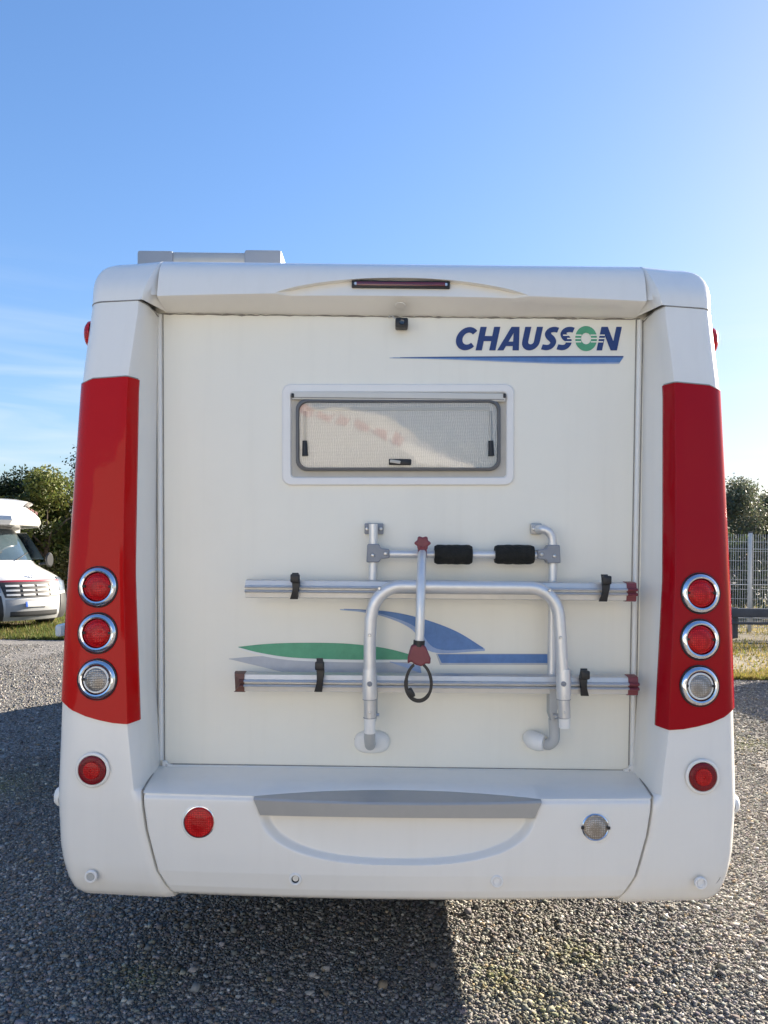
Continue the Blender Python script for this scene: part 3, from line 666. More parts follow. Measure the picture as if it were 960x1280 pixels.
for x in (675.2, 694.6):
    e_ = ess(x); letter(stroke(e_, np.interp(np.linspace(0, 1, len(e_)), [0, .5, 1], [6.2, 7.8, 6.4]), navy), navy)
letter(stroke([(732.6+10.0*math.cos(a), 14.8+11.4*math.sin(a)) for a in np.linspace(0, 2*math.pi, 44, endpoint=False)], [7.0+1.6*abs(math.sin(a)) for a in np.linspace(0, 2*math.pi, 44, endpoint=False)], green, closed=True, sh=0), green)
q = MB()
for i, pg in enumerate(([(745.6, 0), (752.6, 0), (752.6, LH), (745.6, LH)], [(745.6, LH), (753.6, LH), (771.0, 0), (763.2, 0)], [(764.2, 0), (771.2, 0), (771.2, LH), (764.2, LH)])): q.poly([lpt(a, b_, .0006+.00008*i) for a, b_ in pg])
letter(q, navy)
for y, x0, x1, x2, x3 in ((18.3, 704, 727, 738, 756), (14.2, 709, 726, 739, 757), (10.0, 703, 726.5, 738.5, 754)):
    for a, b_ in ((x0, x1), (x2, x3)):
        MB().poly([lpt(a, y, .0012, 0), lpt(b_, y, .0012, 0), lpt(b_, y+1.5, .0012, 0), lpt(a, y+1.5, .0012, 0)]).build('stripe', cream, let)

# ---------------- body ahead of the rear (sides, roof, cab, wheels)
prof = [(2.86, .46), (2.86, top_z0-.02), (3.0, top_z0), (8.2, top_z0+.02), (8.75, top_z0-.25), (9.15, 1.75), (9.3, 1.45), (9.95, 1.12), (10.08, .85), (10.08, .42), (8.9, .40), (3.2, .42)]
def hw(y): return 1.115 if y < 8 else 1.115-.16*((y-8)/2.08)**1.6
bm = bmesh.new()
m_ = MB()
# ribs along the length: roof and sides with rounded shoulders
ys = [2.90, 3.1, 4, 5, 6, 7, 8, 8.35, 8.75, 9.0, 9.2, 9.45, 9.8, 10.0, 10.08]
def topz(y): return float(np.interp(y, [2.9, 3.1, 8.1, 8.75, 9.15, 9.3, 9.95, 10.08], [top_z0-.01, top_z0, top_z0+.02, top_z0-.22, 1.8, 1.48, 1.12, .9]))
rows = []
for y in ys:
    h = hw(y); tz = topz(y); r = .09; b0 = .40 if y > 3.0 else .44
    half = [(h, b0), (h+.004, b0+.3*(tz-b0)), (h, tz-r)]+[(h-r+r*math.cos(a), tz-r+r*math.sin(a)) for a in (R(30), R(60), R(90))]
    rows.append([(CX+x, y, z) for x, z in half]+[(CX-x, y, z) for x, z in reversed(half)])
m_.grid(rows)
n_ = len(rows[0]); m_.poly(rows[0]); m_.poly(rows[-1])
m_.build('body', white, mh, angle=30)
m_ = MB(); m_.box((CX, 6.3, .47), (2.0, 6.6, .10), .02); m_.build('chassis', under, mh)
ws = MB(); ws.grid([[(CX+x*(hw(y)-.09), y-.012, topz(y)+.012) for x in np.linspace(-1, 1, 9)] for y in (8.80, 8.95, 9.12, 9.26)]); ws.build('windscreen', dglass, mh)
for sgn in (-1, 1):
    for y in (4.9, 9.05):
        m_ = MB(); m_.lathe((CX+sgn*.88, y, .335), [(.20, -.11), (.30, -.11), (.33, -.08), (.335, 0), (.33, .08), (.30, .11), (.20, .11), (.19, .07), (0, .06)], (sgn, 0, 0), 36); w_ = m_.build('wheel', tyre, mh)
        m_ = MB(); m_.lathe((CX+sgn*.88, y, .335), [(.20, .108), (.185, .09), (.10, .075), (.06, .10), (0, .10)], (sgn, 0, 0), 24); m_.build('rim', chrome, w_)
        m_ = MB()
        for a in np.linspace(0, 180, 12): pass
        m_.lathe((CX+sgn*1.1125, y, .40), [(.37, 0), (.42, .006)], (sgn, 0, 0), 40)
        m_.v = [(v[0], v[1], max(v[2], .395)) for v in m_.v]; m_.build('wheel_arch', under, mh)
for sgn in (-1, 1):
    m_ = MB(); m_.box((CX+sgn*.96, 10.03, .98), (.18, .10, .20), .03); m_.build('headlight', lens_c, mh)
    for y0, y1 in ((5.4, 6.5), (7.1, 7.9)):
        m_ = MB(); m_.box((CX+sgn*1.118, (y0+y1)/2, 1.85), (.02, y1-y0, .5), .008); m_.build('side_window', dglass, mh)
# things seen just past the sides at mid height
m_ = MB(); m_.box(P(83, 786, 5.8), (.055, .30, .09), .02); m_.build('door_step', whitep, mh)
# roof ventilator
z0, z1 = topz(3.5)-.01, P(260, 313, 3.45).z
rv = MB(); xa, xb = P(171, 315, 3.45).x, P(216, 315, 3.45).x; rv.box(((xa+xb)/2, 3.75, (z0+z1)/2), (xb-xa, .6, z1-z0), .012); rvo = rv.build('roof_ventilator', grey_paint, mh); rv = MB()
xc, xd = P(305, 315, 3.45).x, P(352, 315, 3.45).x; rv.box(((xc+xd)/2, 3.75, (z0+z1)/2+.004), (xd-xc, .6, z1-z0+.008), .012)
rv.build('hatch_cowl', grey_paint, rvo)
m_ = MB(); m_.box(((xb+xc)/2, 3.75, z1-.028), (xc-xb+.02, .58, .05), .008); m_.build('hatch_lid', trim, rvo)
m_ = MB(); m_.box(((xb+xc)/2, 3.78, z0+.06), (xc-xb+.01, .42, .15), .01); m_.build('hatch_base', under, rvo)

# ------------------------------------------------------------------ bicycle carrier
rk = thing('bike_rack', 'folded silver bicycle carrier bolted to the rear wall below the window', 'bike rack', tuple(P(575, 800, PANEL)-Vector((0, 0, 0))))
rk.location.z = P(575, 940, PANEL).z
YR = 2.715        # depth of the wheel rails
def wheel_rail(x0, y0, x1, y1, caps):
    a = P(x0, y0, YR); b_ = P(x1, y1, YR); k = YR/F
    # cross section (Y toward camera is negative, z): sloped gutter with ribs
    cs = [(.030, 11.5*k), (.0, 11.0*k), (-.012, 10*k), (-.016, 4.4*k), (-.028, 3.9*k), (-.031, 2.5*k), (-.028, 1.1*k), (-.013, .6*k), (-.013, -.9*k), (-.028, -1.5*k), (-.032, -2.9*k), (-.028, -4.3*k), (-.014, -4.8*k), (-.012, -10.5*k), (0, -11.5*k), (.030, -11.5*k)]
    m_ = MB(); rows = [[p+Vector((0, d, z)) for d, z in cs] for p in (a, b_)]
    m_.grid(rows, cu=True); m_.poly(rows[0]); m_.poly(rows[1]); o = m_.build('wheel_rail', alu, rk, angle=20)
    for s_, mm_ in caps:
        p = a if s_ < 0 else b_; m_ = MB(); w = 12*k
        cs2 = [(d-.003, z*1.08) for d, z in cs]
        r2 = [[p+Vector((s_*(-.001+w*t_), d, z)) for d, z in cs2] for t_ in (0, 1)]
        if s_ < 0: r2[1] = [q+Vector((.020*(1-(abs((q.z-p.z)/(11*k)))**2) if True else 0, 0, 0)) for q in r2[1]]
        m_.grid(r2, cu=True); m_.poly(r2[0]); m_.poly(r2[1]); m_.build('end_cap', mm_, o, angle=25)
    return o
def strap(o, px, y0, y1, tilt):
    k = (YR-.04)/F; c_ = P(px, (y0+y1)/2, YR-.036); h = (y1-y0)*k
    m_ = MB(); r2 = []
    for t_ in np.linspace(0, 1, 9):
        z = h*(.5-t_); dx = tilt*math.sin(t_*math.pi)*.006-tilt*.004*(t_-.5); dy = -.008*math.sin(t_*math.pi)
        w = .0125-.0015*math.cos(t_*9)
        r2.append([c_+Vector((dx-w, dy, z)), c_+Vector((dx+w, dy, z)), c_+Vector((dx+w, dy+.012, z)), c_+Vector((dx-w, dy+.012, z))])
    m_.grid(r2, cu=True); m_.poly(r2[0]); m_.poly(r2[-1])
    s_ = m_.build('strap', black, o, bev=.002)
    m_ = MB(); m_.box(c_+Vector((.004*tilt, -.016, h*.30)), (.032, .020, .030), .005); m_.build('strap', black, o)
r1 = wheel_rail(307.5, 735.5, 782, 739.5, [(1, maroon)]); r2_ = wheel_rail(306, 852.5, 784, 856.5, [(-1, brown), (1, maroon)])
strap(r1, 368, 716, 749, 1); strap(r1, 755, 718, 752, 1); strap(r2_, 398.5, 823, 865, 1); strap(r2_, 731, 836, 870, -1)
# uprights behind the rails
YU = 2.765; k = YU/F
m_ = MB(); m_.tube([P(466.5, 655, YU), P(466.8, 690, YU), P(465, 760, YU), P(463, 860, YU-.01), P(462.5, 905, YU-.015)], .0158, 16); ul = m_.build('upright', alu_t, rk)
m_ = MB(); m_.tube(spline([P(671, 662, PANEL-.006), P(676, 661.5, YU+.01), P(683, 663, YU), P(688.5, 669, YU), P(690.5, 680, YU), P(690.8, 720, YU), P(690, 800, YU), P(690, 870, YU-.01), P(692, 900, YU-.012)], 6), .0158, 16); ur = m_.build('upright', alu_t, rk)
for x, o in ((467.5, ul), (670, ur)):
    w = 24 if o is ul else 14
    m_ = MB(); m_.box(P(x, 661, PANEL-.012), (w*k, .018, 14*k), .004); pl = m_.build('wall_plate', greyp if o is ul else trim, o)
    for d in ((-8.5, 8.5) if o is ul else (-3,)):
        m_ = MB(); m_.lathe(P(x+d, 661, PANEL-.022), [(0, .008), (.005, .007), (.007, 0)], seg=12); m_.build('bolt', steel, o)
def clamp(px, py, sg):
    pts_ = [(-11, -11), (4, -11), (6, -6), (17, -4.5), (17, 6.5), (6, 8), (4, 12), (-12, 12)]
    m_ = MB(); m_.prism([P(px+sg*a, py+b_, YU-.024) for a, b_ in pts_], (0, .045, 0)); o = m_.build('joint_clamp', greyp, rk, bev=.004)
    for a, b_ in ((-4, 3), (12, 1)):
        m_ = MB(); m_.lathe(P(px+sg*a, py+b_, YU-.024), [(0, .006), (.005, .005), (.0075, 0)], seg=12); m_.build('bolt', steel, o)
clamp(470, 691, 1); clamp(689, 692, -1)
m_ = MB(); m_.tube([P(484, 692.5, YU-.003), P(674, 694, YU-.003)], .0145, 16); cb = m_.build('crossbar', alu_t, rk)
for a, b_ in ((543, 590), (618.5, 667)):
    r_ = 12.2*k; pa, pb = P(a, 693, YU-.003), P(b_, 693.4, YU-.003); n_ = 14; m_ = MB(); L_ = [pa.lerp(pb, t_) for t_ in np.linspace(0, 1, n_)]
    m_.tube(L_, [r_*.86]+[r_*(1+random.uniform(-.035, .02)) for _ in range(n_-2)]+[r_*.86], 18); m_.build('foam_pad', foam, cb)
# U tube folded up in front of the rails
YT = 2.64; k = YT/F
def arc(cx, cy, r, a0, a1, n=9): return [(cx+r*math.cos(R(a)), cy+r*math.sin(R(a))) for a in np.linspace(a0, a1, n)]
path = [(462, 862), (462.3, 800), (463.5, 772)]+arc(503, 771, 38.5, 182, 268, 10)+[(560, 733.2), (600, 733.6)]+arc(660, 772.5, 38.5, 272, 352, 10)+[(700.2, 790), (702.5, 830), (704.5, 868)]
m_ = MB(); m_.tube([P(a, b_, YT) for a, b_ in path], 7.7*k, 18); ut = m_.build('folding_hoop', alu_t, rk)
for x, y in ((474, 735.5), (687, 738), (462, 794), (701, 797)):
    m_ = MB(); m_.lathe(P(x, y, YT-7.4*k), [(0, .005), (.004, .005), (.0062, 0)], seg=12); m_.build('bolt', steel, ut)
# sleeves, brackets and feet
for x, xb, o, sg in ((462, 462.3, ul, 1), (704.5, 705.5, ur, -1)):
    m_ = MB(); m_.tube([P(x-.2*sg, 836, YT), P(x, 850, YT), P(x, 868, YT), P(x, 874, YT)], [8.2*k, 9.3*k, 9.0*k, 8.6*k], 18); sl = m_.build('sleeve', lgrey if False else alu_t, ut)
    m_ = MB(); m_.lathe(P(x, 855, YT-9.2*k), [(.009, -.002), (.009, .002), (.006, .0035), (.004, .001), (0, .001)], seg=16); m_.build('pivot_bolt', greyp, ut)
    m_ = MB(); m_.tube([P(x, 874, YT), P(xb, 897, YT)], 7.6*k, 16); m_.build('bracket', alu, ut)
    m_ = MB(); m_.lathe(P(xb, 891, YT-7.4*k), [(0, .004), (.004, .003), (.005, 0)], seg=10); m_.build('bolt', steel, ut)
    m_ = MB(); m_.tube([P(xb, 896.5, YT), P(xb, 909 if sg < 0 else 916, YT+.004)], [7.3*k, 7.0*k], 16); m_.build('plastic_sleeve', whitep, ut)
    for yy, r_ in ((874, 8.9), (897, 7.9)):
        m_ = MB(); m_.tube([P(x, yy-.4, YT), P(x, yy+.4, YT)], r_*k, 16); m_.build('joint_ring', greyp, ut)
    bx = x+(12 if sg > 0 else -13); m_ = MB(); m_.tube([P(bx-6*sg, 893.5, YT+.05), P(bx, 893.5, YT+.05)], .0055, 8); m_.build('bolt', steel, o)
# side cheek plates joining hoop and upright
m_ = MB(); m_.prism([P(a, b_, 2.70) for a, b_ in ((687, 862), (696, 858), (700, 875), (695, 895), (690, 902), (687, 893))], (0, .05, 0)); m_.build('cheek_plate', lgrey, ur)
m_ = MB(); m_.prism([P(a, b_, 2.70) for a, b_ in ((466, 862), (472, 858), (472, 893), (470, 902), (467, 902))], (0, .05, 0)); m_.build('cheek_plate', lgrey, ul)
m_ = MB(); m_.tube(spline([P(462.5, 905, 2.70), P(462.3, 914, 2.70), P(462, 924, 2.715), P(462.5, 931, 2.75), P(463, 929, 2.80)], 6), .0195, 16); m_.build('elbow', lgrey, ul)
m_ = MB(); m_.tube(spline([P(692, 898, 2.74), P(693, 915, 2.735), P(692, 925, 2.735), P(686, 930.5, 2.745), P(678, 929, 2.77)], 6), .0195, 16); m_.build('elbow', lgrey, ur)
def pad(cx, cy, rx, ry, o):
    m_ = MB(); rows = []
    for f_, Y in ((1.0, PANEL), (1.0, PANEL-.012), (.93, PANEL-.022), (.7, PANEL-.029), (.3, PANEL-.031), (.02, PANEL-.031)):
        rows.append([P(cx+rx*f_*math.copysign(abs(math.cos(a))**.7, math.cos(a)), cy+ry*f_*math.copysign(abs(math.sin(a))**.85, math.sin(a)), PANEL)*1+Vector((0, Y-PANEL, 0)) for a in np.linspace(0, 2*math.pi, 36, endpoint=False)])
    m_.grid(rows, cu=True); return m_.build('foot_pad', whitep, o, angle=50)
pad(465, 926.5, 22, 14, ul)
m_ = MB(); m_.tube([P(662.5, 922, PANEL-.0), P(666, 924.5, 2.79), P(674, 927.5, 2.765), P(681, 929, 2.752)], [.028, .034, .033, .027], 20); m_.build('foot_pad', whitep, ur)
for x, y, o in ((444.5, 924, ul), (464.5, 939, ul)):
    m_ = MB(); m_.lathe(P(x, y, PANEL-.006), [(0, .006), (.004, .006), (.005, 0)], seg=8); m_.build('screw', rubber, o)
# bike holding arm
YA = 2.595; k = YA/F
m_ = MB(); m_.tube([P(528, 689, YU-.05), P(527.6, 694, 2.685), P(527, 705, 2.655), P(526, 740, YA+.01), P(525, 780, YA), P(524, 804, YA)], [5*k, 5.6*k, 5.9*k, 5.9*k, 5.8*k, 5.6*k], 16); ar = m_.build('bike_arm', alu_t, rk)
# star knob
kc = P(528, 679, YU-.055); m_ = MB(); rows = []
for h, s_ in ((-.014, .55), (-.009, 1), (.006, 1), (.013, .7)):
    rows.append([kc+Vector((math.cos(a)*.0255*s_*(1+.13*math.cos(6*a)), h*.2-.012, 0))+Vector((0, -h*.55, 0))+Vector((0, 0, math.sin(a)*.0235*s_*(1+.13*math.cos(6*a)))) for a in np.linspace(0, 2*math.pi, 48, endpoint=False)])
m_.grid(rows, cu=True); m_.poly(rows[0]); m_.poly(rows[-1]); m_.tube([kc+Vector((0, -.012, -.01)), kc+Vector((0, -.008, -.032))], [.011, .010], 10); kn = m_.build('knob', maroon, ar, angle=30)
m_ = MB(); m_.box(P(527.8, 690, YU-.045), (10.5*YU/F, .05, 17*YU/F), .006); m_.build('clamp_jaw', maroon, ar)
m_ = MB(); m_.box(P(527.8, 688.5, YU-.073), (.017, .004, .006), .001); m_.build('knob_pin', steel, ar)
m_ = MB(); m_.tube([P(524, 800.5, YA), P(523.5, 808, YA)], 7.2*k, 16); m_.build('collar', black, ar)
pts_ = [(514, 808), (518, 806), (529, 806), (533, 810), (538.5, 823), (538, 830.5), (532, 829.5), (527, 833.5), (519, 831), (514, 827), (509.5, 830), (510, 822)]
m_ = MB(); m_.prism([P(a, b_, YA-.018) for a, b_ in pts_], (0, .036, 0)); m_.build('frame_clamp', maroon, ar, bev=.006)
lp = []; n_ = 28
for i in range(n_+1):
    a = R(-62+ (i/n_)*(304)); lp.append((523.3+17*math.cos(R(90)+a-R(152)+R(62))*0, 0))
lp = [(523.3+15.8*math.sin(a)*(1-.10*math.cos(a)), 852.5-23.5*math.cos(a)) for a in np.linspace(R(22), R(338), 34)]
m_ = MB(); rw = []
for i, (a, b_) in enumerate(lp):
    t_ = i/33; th = 3.2 if .35 < t_ < .8 else 2.5
    cx, cy = 523.3, 851.5; dx, dy = a-cx, b_-cy; L_ = math.hypot(dx, dy); dx, dy = dx/L_, dy/L_
    pi, pq = (a-dx*th*.8, b_-dy*th*.8), (a+dx*th*.8, b_+dy*th*.8)
    rw.append([P(*pi, YA-.012), P(*pq, YA-.012), P(*pq, YA+.012), P(*pi, YA+.012)])
m_.grid(rw, cu=True); m_.poly(rw[0]); m_.poly(rw[-1]); m_.build('strap', black, ar, angle=30)
m_ = MB(); m_.box(P(513.5, 866, YA), (.020, .03, .030), .004, Matrix.Rotation(R(-30), 3, 'Y')); m_.build('strap_buckle', black, ar)

# ------------------------------------------------------------------ the overcab motorhome in the yard
glass2 = mat('windscreen glass', (.045, .07, .085), .06, coat=1, var=.25, vscale=3)
paint2 = mat('white van paint', (.62, .615, .60), .25, coat=.6, var=.03)
lowgrey = mat('grey bumper plastic', (.30, .31, .32), .5, var=.08)
dark2 = mat('charcoal plastic', (.025, .027, .03), .5, var=.2)
pink = mat('faded red stripe', (.55, .30, .27), .4)
accent = mat('dark red accent', (.30, .03, .05), .35)
plate_w = mat('number plate white', (.75, .75, .72), .4); plate_b = mat('number plate blue', (.03, .10, .45), .4)
hl_m = mat('headlamp glass', (.30, .36, .45), .08, coat=1, var=.5, vscale=12, metal=.4)
def overcab(label, loc, rz, scale=1):
    global LOCAL
    LOCAL = True
    v = thing('overcab_motorhome', label, 'motorhome', loc, rz); v.scale = (scale,)*3
    # nose: side profile (x forward, z) swept across the width
    pr = [(2.02, .22), (2.10, .34), (2.12, .52), (2.09, .72), (2.04, .92), (1.98, 1.04), (1.86, 1.12), (1.62, 1.20), (1.30, 1.29), (1.02, 1.38), (.92, 1.47), (.62, 1.86), (.36, 2.12), (.20, 2.22), (-.4, 2.25)]
    arcl = np.cumsum([0]+[math.dist(pr[i], pr[i+1]) for i in range(len(pr)-1)])
    def surf(t_, y, off=0):
        x = float(np.interp(t_, arcl, [p[0] for p in pr])); z = float(np.interp(t_, arcl, [p[1] for p in pr]))
        a = abs(y)/.99; w = np.interp(z, [.2, 1.0, 1.5, 2.2], [1, 1, .97, .86])
        x -= .42*a**2.6+.30*max(0, a-.8)**1.5; z -= .05*a**4 if z > 1 else 0
        d = .02; x2 = float(np.interp(t_+d, arcl, [p[0] for p in pr])); z2 = float(np.interp(t_+d, arcl, [p[1] for p in pr]))
        x1 = float(np.interp(t_-d, arcl, [p[0] for p in pr])); z1 = float(np.interp(t_-d, arcl, [p[1] for p in pr]))
        n_ = Vector((z2-z1, 0, x1-x2)); n_ = n_.normalized() if n_.length else Vector((1, 0, 0))
        return Vector((x, y*w, z))+n_*off+Vector((off*.4, 0, 0))
    def tz(z): return float(np.interp(z, [p[1] for p in pr], arcl))
    m_ = MB(); m_.grid([[surf(t_, y) for y in np.linspace(-1, 1, 25)] for t_ in np.linspace(0, arcl[-1], 50)])
    for sg in (-1, 1):     # cab sides back to the body
        edge = [surf(t_, sg) for t_ in np.linspace(0, arcl[-1], 50)]
        m_.grid([edge, [Vector((min(p.x, -.35), sg*1.0 if p.z < 1.5 else sg*np.interp(p.z, [1.5, 2.2], [1.0, .88]), p.z)) for p in edge]])
    m_.build('cab', paint2, v)
    def patch(name, t0, t1, yf, n, m, off, rows=8, parent=None):
        q = MB(); q.grid([[surf(t0+(t1-t0)*a, y, off) for y in yf(a, n)] for a in np.linspace(0, 1, rows)]); return q.build(name, m, parent or v)
    patch('windscreen', tz(1.44), tz(2.12), lambda a, n: np.linspace(-.93+.03*a, .93-.03*a, n), 17, glass2, .008)
    for sg in (-1, 1):
        patch('headlight', tz(.80), tz(1.10), lambda a, n: [sg*q for q in np.linspace(.66-.10*(1-a)*0+.06*a*0, .985, n)], 7, hl_m, .012)
        q = MB(); q.lathe((.80, sg*1.16, 1.44), [(0, .03), (.09, .03), (.115, .0), (.09, -.05), (0, -.06)], (1, 0, .05), 16); q.v = [(a, sg*1.16+(b_-sg*1.16)*.85, 1.44+(c-1.44)*1.5) for a, b_, c in q.v]; mr = q.build('mirror', dark2, v)
        q = MB(); q.tube([(.76, sg*1.16, 1.36), (.70, sg*.97, 1.34)], .03, 8); q.build('mirror_arm', dark2, mr)
        q = MB(); q.grid([[(x, sg*(1.006 if z < 1.55 else np.interp(z, [1.55, 2.1], [1.0, .905])), z) for x in np.linspace(-.25, np.interp(z, [1.4, 2.05], [.86, .30]), 6)] for z in (1.45, 1.7, 2.05)]); q.build('side_window', glass2, v)
    patch('bumper', tz(.24), tz(.66), lambda a, n: np.linspace(-.60, .60, n), 13, lowgrey, .012)
    for sg in (-1, 1): patch('bumper_corner', tz(.23), tz(.74), lambda a, n: [sg*q for q in np.linspace(.61+.05*a, .995, n)], 8, dark2, .014)
    gr = patch('grille', tz(.70), tz(1.0), lambda a, n: np.linspace(-.60-.08*a, .60+.08*a, n), 13, dark2, .016)
    for z in (.75, .84, .93):
        for y0 in (-.58, -.27, .04, .35):
            q = MB(); q.grid([[surf(tz(z)+d, y, .026) for y in np.linspace(y0, y0+.25, 4)] for d in (-.019, .019)]); q.build('slat', paint2, gr)
    patch('lower_grille', tz(.32), tz(.42), lambda a, n: np.linspace(-.52, .52, n), 9, dark2, .018)
    patch('trim_strip', tz(1.01), tz(1.045), lambda a, n: np.linspace(-.70, .70, n), 13, accent, .012)
    pl = MB(); pl.box((2.155, 0, .56), (.012, .52, .11), .003); po_ = pl.build('number_plate', plate_w, v)
    pl = MB(); pl.box((2.157, -.235, .56), (.012, .05, .108), .003); pl.build('plate_band', plate_b, po_)
    em = MB(); c0 = surf(tz(1.10), 0, .012); em.tube([c0+Vector((0, .055*math.cos(a)*.7, .07*math.sin(a)))+Vector((-.06*math.sin(a)*.6, 0, 0)) for a in np.linspace(0, 2*math.pi, 5)], .010, 6); em.build('badge', chrome, v)
    for z in (1.50,):
        for y0 in (-.5, .25):
            q = MB(); q.tube([surf(tz(1.42), y0, .03), surf(tz(1.60), y0+.5, .03)], .010, 6); q.build('wiper', dark2, v)
    # living body and overcab
    bp_ = [(-4.6, .40), (-4.6, 2.68), (-4.4, 2.83), (-.8, 2.86), (-.3, 2.84), (.2, 2.77), (.62, 2.66), (1.0, 2.50), (1.18, 2.39), (1.22, 2.30), (1.12, 2.20), (.85, 2.19), (-.30, 2.17), (-.36, 1.2), (-.36, .40)]
    m_ = MB(); rows = []
    for y in (-1.12, -1.10, -1.0, 0, 1.0, 1.10, 1.12):
        a = abs(y)/1.12; s_ = 1-.03*(a > .95)-.03*(a > .99); 
        rows.append([(x-(.70*a**2.2 if x > .3 else 0), y, 1.7+(z-1.7)*s_) for x, z in bp_])
    m_.grid(rows, cu=True); m_.poly(rows[0]); m_.poly(rows[-1]); m_.build('living_body', paint2, v, angle=32)
    for sg in (-1, 1):
        q = MB(); q.grid([[(x, sg*1.124, z) for x in np.linspace(-2.4, -1.2, 5)] for z in (1.5, 2.1)]); q.build('side_window', glass2, v)
        for j, (x0, x1) in enumerate(((-.62, -.48), (-.44, -.28), (-.24, -.14), (-.08, .06), (.10, .22), (.27, .36))):
            q = MB(); q.poly([(x0, sg*1.1235, 2.76-.055*j), (x1, sg*1.1235, 2.71-.055*j), (x1+.03, sg*1.1235, 2.79-.055*j), (x0+.03, sg*1.1235, 2.84-.055*j)]); q.build('side_stripe', pink, v)
        for x in (1.05, -2.9):
            q = MB(); q.lathe((x, sg*.88, .335), [(.20, -.11), (.30, -.11), (.335, -.07), (.335, .07), (.30, .11), (.20, .11), (.19, .06), (0, .06)], (0, sg, 0), 28); w_ = q.build('wheel', tyre, v)
            q = MB(); q.lathe((x, sg*.88, .335), [(.20, .105), (.18, .09), (.08, .08), (0, .10)], (0, sg, 0), 20); q.build('rim', chrome, w_)
        
    q = MB(); q.box((-.5, 0, 2.89), (.7, .8, .10), .03); q.build('roof_hatch', dark2, v)
    q = MB(); q.box((-1.5, 0, .45), (6.0, 1.6, .12), .02); q.build('chassis', under, v)
    LOCAL = False
    return v
overcab('white overcab motorhome with grey bumper parked by the hedge at left', (-8.93, 17.0, -.10), R(-33))
overcab('white overcab motorhome parked outside the right edge of the picture', (10.1, 12.3, 0), R(180))
overcab('white overcab motorhome parked broadside behind the photographer', (-.24, -3.45, 0), 0, 1.1)

# ------------------------------------------------------------------ fence, guard rail
galv = mat('galvanised steel', (.46, .48, .50), .4, metal=.3, var=.08)
dsteel = mat('weathered dark rail', (.07, .075, .085), .6, var=.25)
FY = 16.2
fence = thing('mesh_fence', 'pale galvanised welded mesh fence behind the dark rail', 'fence', (7.7, FY, 0))
posts = [5.2, 7.72, 10.24, 12.76]
for x in posts:
    m_ = MB(); m_.box((x, FY, 1.045), (.07, .05, 2.09), .006); m_.build('fence_post', galv, fence)
    m_ = MB(); m_.box((x, FY, 2.10), (.078, .058, .03), .006); m_.build('post_cap', dsteel, fence)
for i in range(3):
    m_ = MB(); a, b_ = posts[i]+.05, posts[i+1]-.05
    for x in np.arange(a, b_, .05): m_.box((x, FY-.03, 1.06), (.007, .007, 2.0))
    for z in list(np.arange(.1, 2.05, .2)): m_.box(((a+b_)/2, FY-.038, z), (b_-a, .008, .008))
    for z in (.3, 1.0, 1.75): m_.box(((a+b_)/2, FY-.05, z), (b_-a, .035, .012))
    o = m_.build('wire_panel', galv, fence); o['kind'] = 'stuff'
GY = 14.9
gr = thing('guard_rail', 'low dark grey guard rail on posts in front of the mesh fence', 'guard rail', (8, GY, 0))
for x in (6.83, 8.83, 10.83, 12.83):
    m_ = MB(); m_.box((x, GY+.05, .3), (.10, .10, .6), .008); m_.build('rail_post', dsteel, gr)
m_ = MB(); m_.box((9.85, GY-.03, .50), (6.3, .05, .17), .012); m_.build('rail_beam', dsteel, gr)
m_ = MB(); m_.box((9.85, GY-.02, .30), (6.3, .03, .05), .008); m_.build('rail_beam', dsteel, gr)

# ------------------------------------------------------------------ grass
grass_m = mat('grass blades', (.1, .14, .03), .6, attr='tint', spec=.2)
gnt = grass_m.node_tree; b = gnt.nodes['Principled BSDF']; b.inputs['Subsurface Weight'].default_value = 0
def translucent(m, k):
    t = m.node_tree; b = t.nodes['Principled BSDF']; o_ = [n for n in t.nodes if n.type == 'OUTPUT_MATERIAL'][0]
    tl = N(t, 'ShaderNodeBsdfTranslucent'); mx = N(t, 'ShaderNodeMixShader'); mx.inputs[0].default_value = k
    src = b.inputs['Base Color'].links[0].from_socket; t.links.new(src, tl.inputs[0])
    t.links.new(b.outputs[0], mx.inputs[1]); t.links.new(tl.outputs[0], mx.inputs[2]); t.links.new(mx.outputs[0], o_.inputs[0])
translucent(grass_m, .4)
soil = mat('verge soil', (.15, .12, .07), .9, var=.3, vscale=3, bump=.6, bscale=30)
def verge(x0, x1, y0, y1, n, tints, hmax, name, edge):
    m_ = MB(); k = 40; m_.grid([[(x0+(x1-x0)*i/k, y0+(random.uniform(-edge, edge) if j == 0 else 0)+(y1-y0)*j/30, 0) for i in range(k+1)] for j in range(31)]); m_.v = [(a, b_, gz(a, b_)+.008) for a, b_, c in m_.v]; s_ = m_.build(name, soil); s_['kind'] = 'structure'
    x = rng.uniform(x0, x1, n); y = y0+(y1-y0)*rng.random(n)**2.2
    pn = np.sin(x*1.7+y*.8)+np.sin(x*.6-y*2.1+1)+rng.normal(0, .8, n); kp = pn > -.9; x, y, pn = x[kp], y[kp], pn[kp]; n = len(x)
    zg = np.array([gz(p_, q_) for p_, q_ in zip(x, y)]); h = hmax*rng.uniform(.35, 1, n)*(1+.25*np.clip(pn, -1, 2)); a = rng.uniform(0, 2*np.pi, n); w = rng.uniform(.006, .014, n); lean = rng.normal(0, .35, (n, 2))*h[:, None]
    V = np.stack([np.c_[x-np.cos(a)*w, y-np.sin(a)*w, zg], np.c_[x+np.cos(a)*w, y+np.sin(a)*w, zg], np.c_[x+lean[:, 0], y+lean[:, 1], zg+h]], 1).reshape(-1, 3)
    T = np.arange(3*n).reshape(-1, 3); tt = np.array(tints)[rng.integers(0, len(tints), n)]*rng.uniform(.7, 1.25, (n, 1))
    o = fast_mesh('grass', V, T, np.repeat(tt, 3, 0), grass_m); o['kind'] = 'stuff'
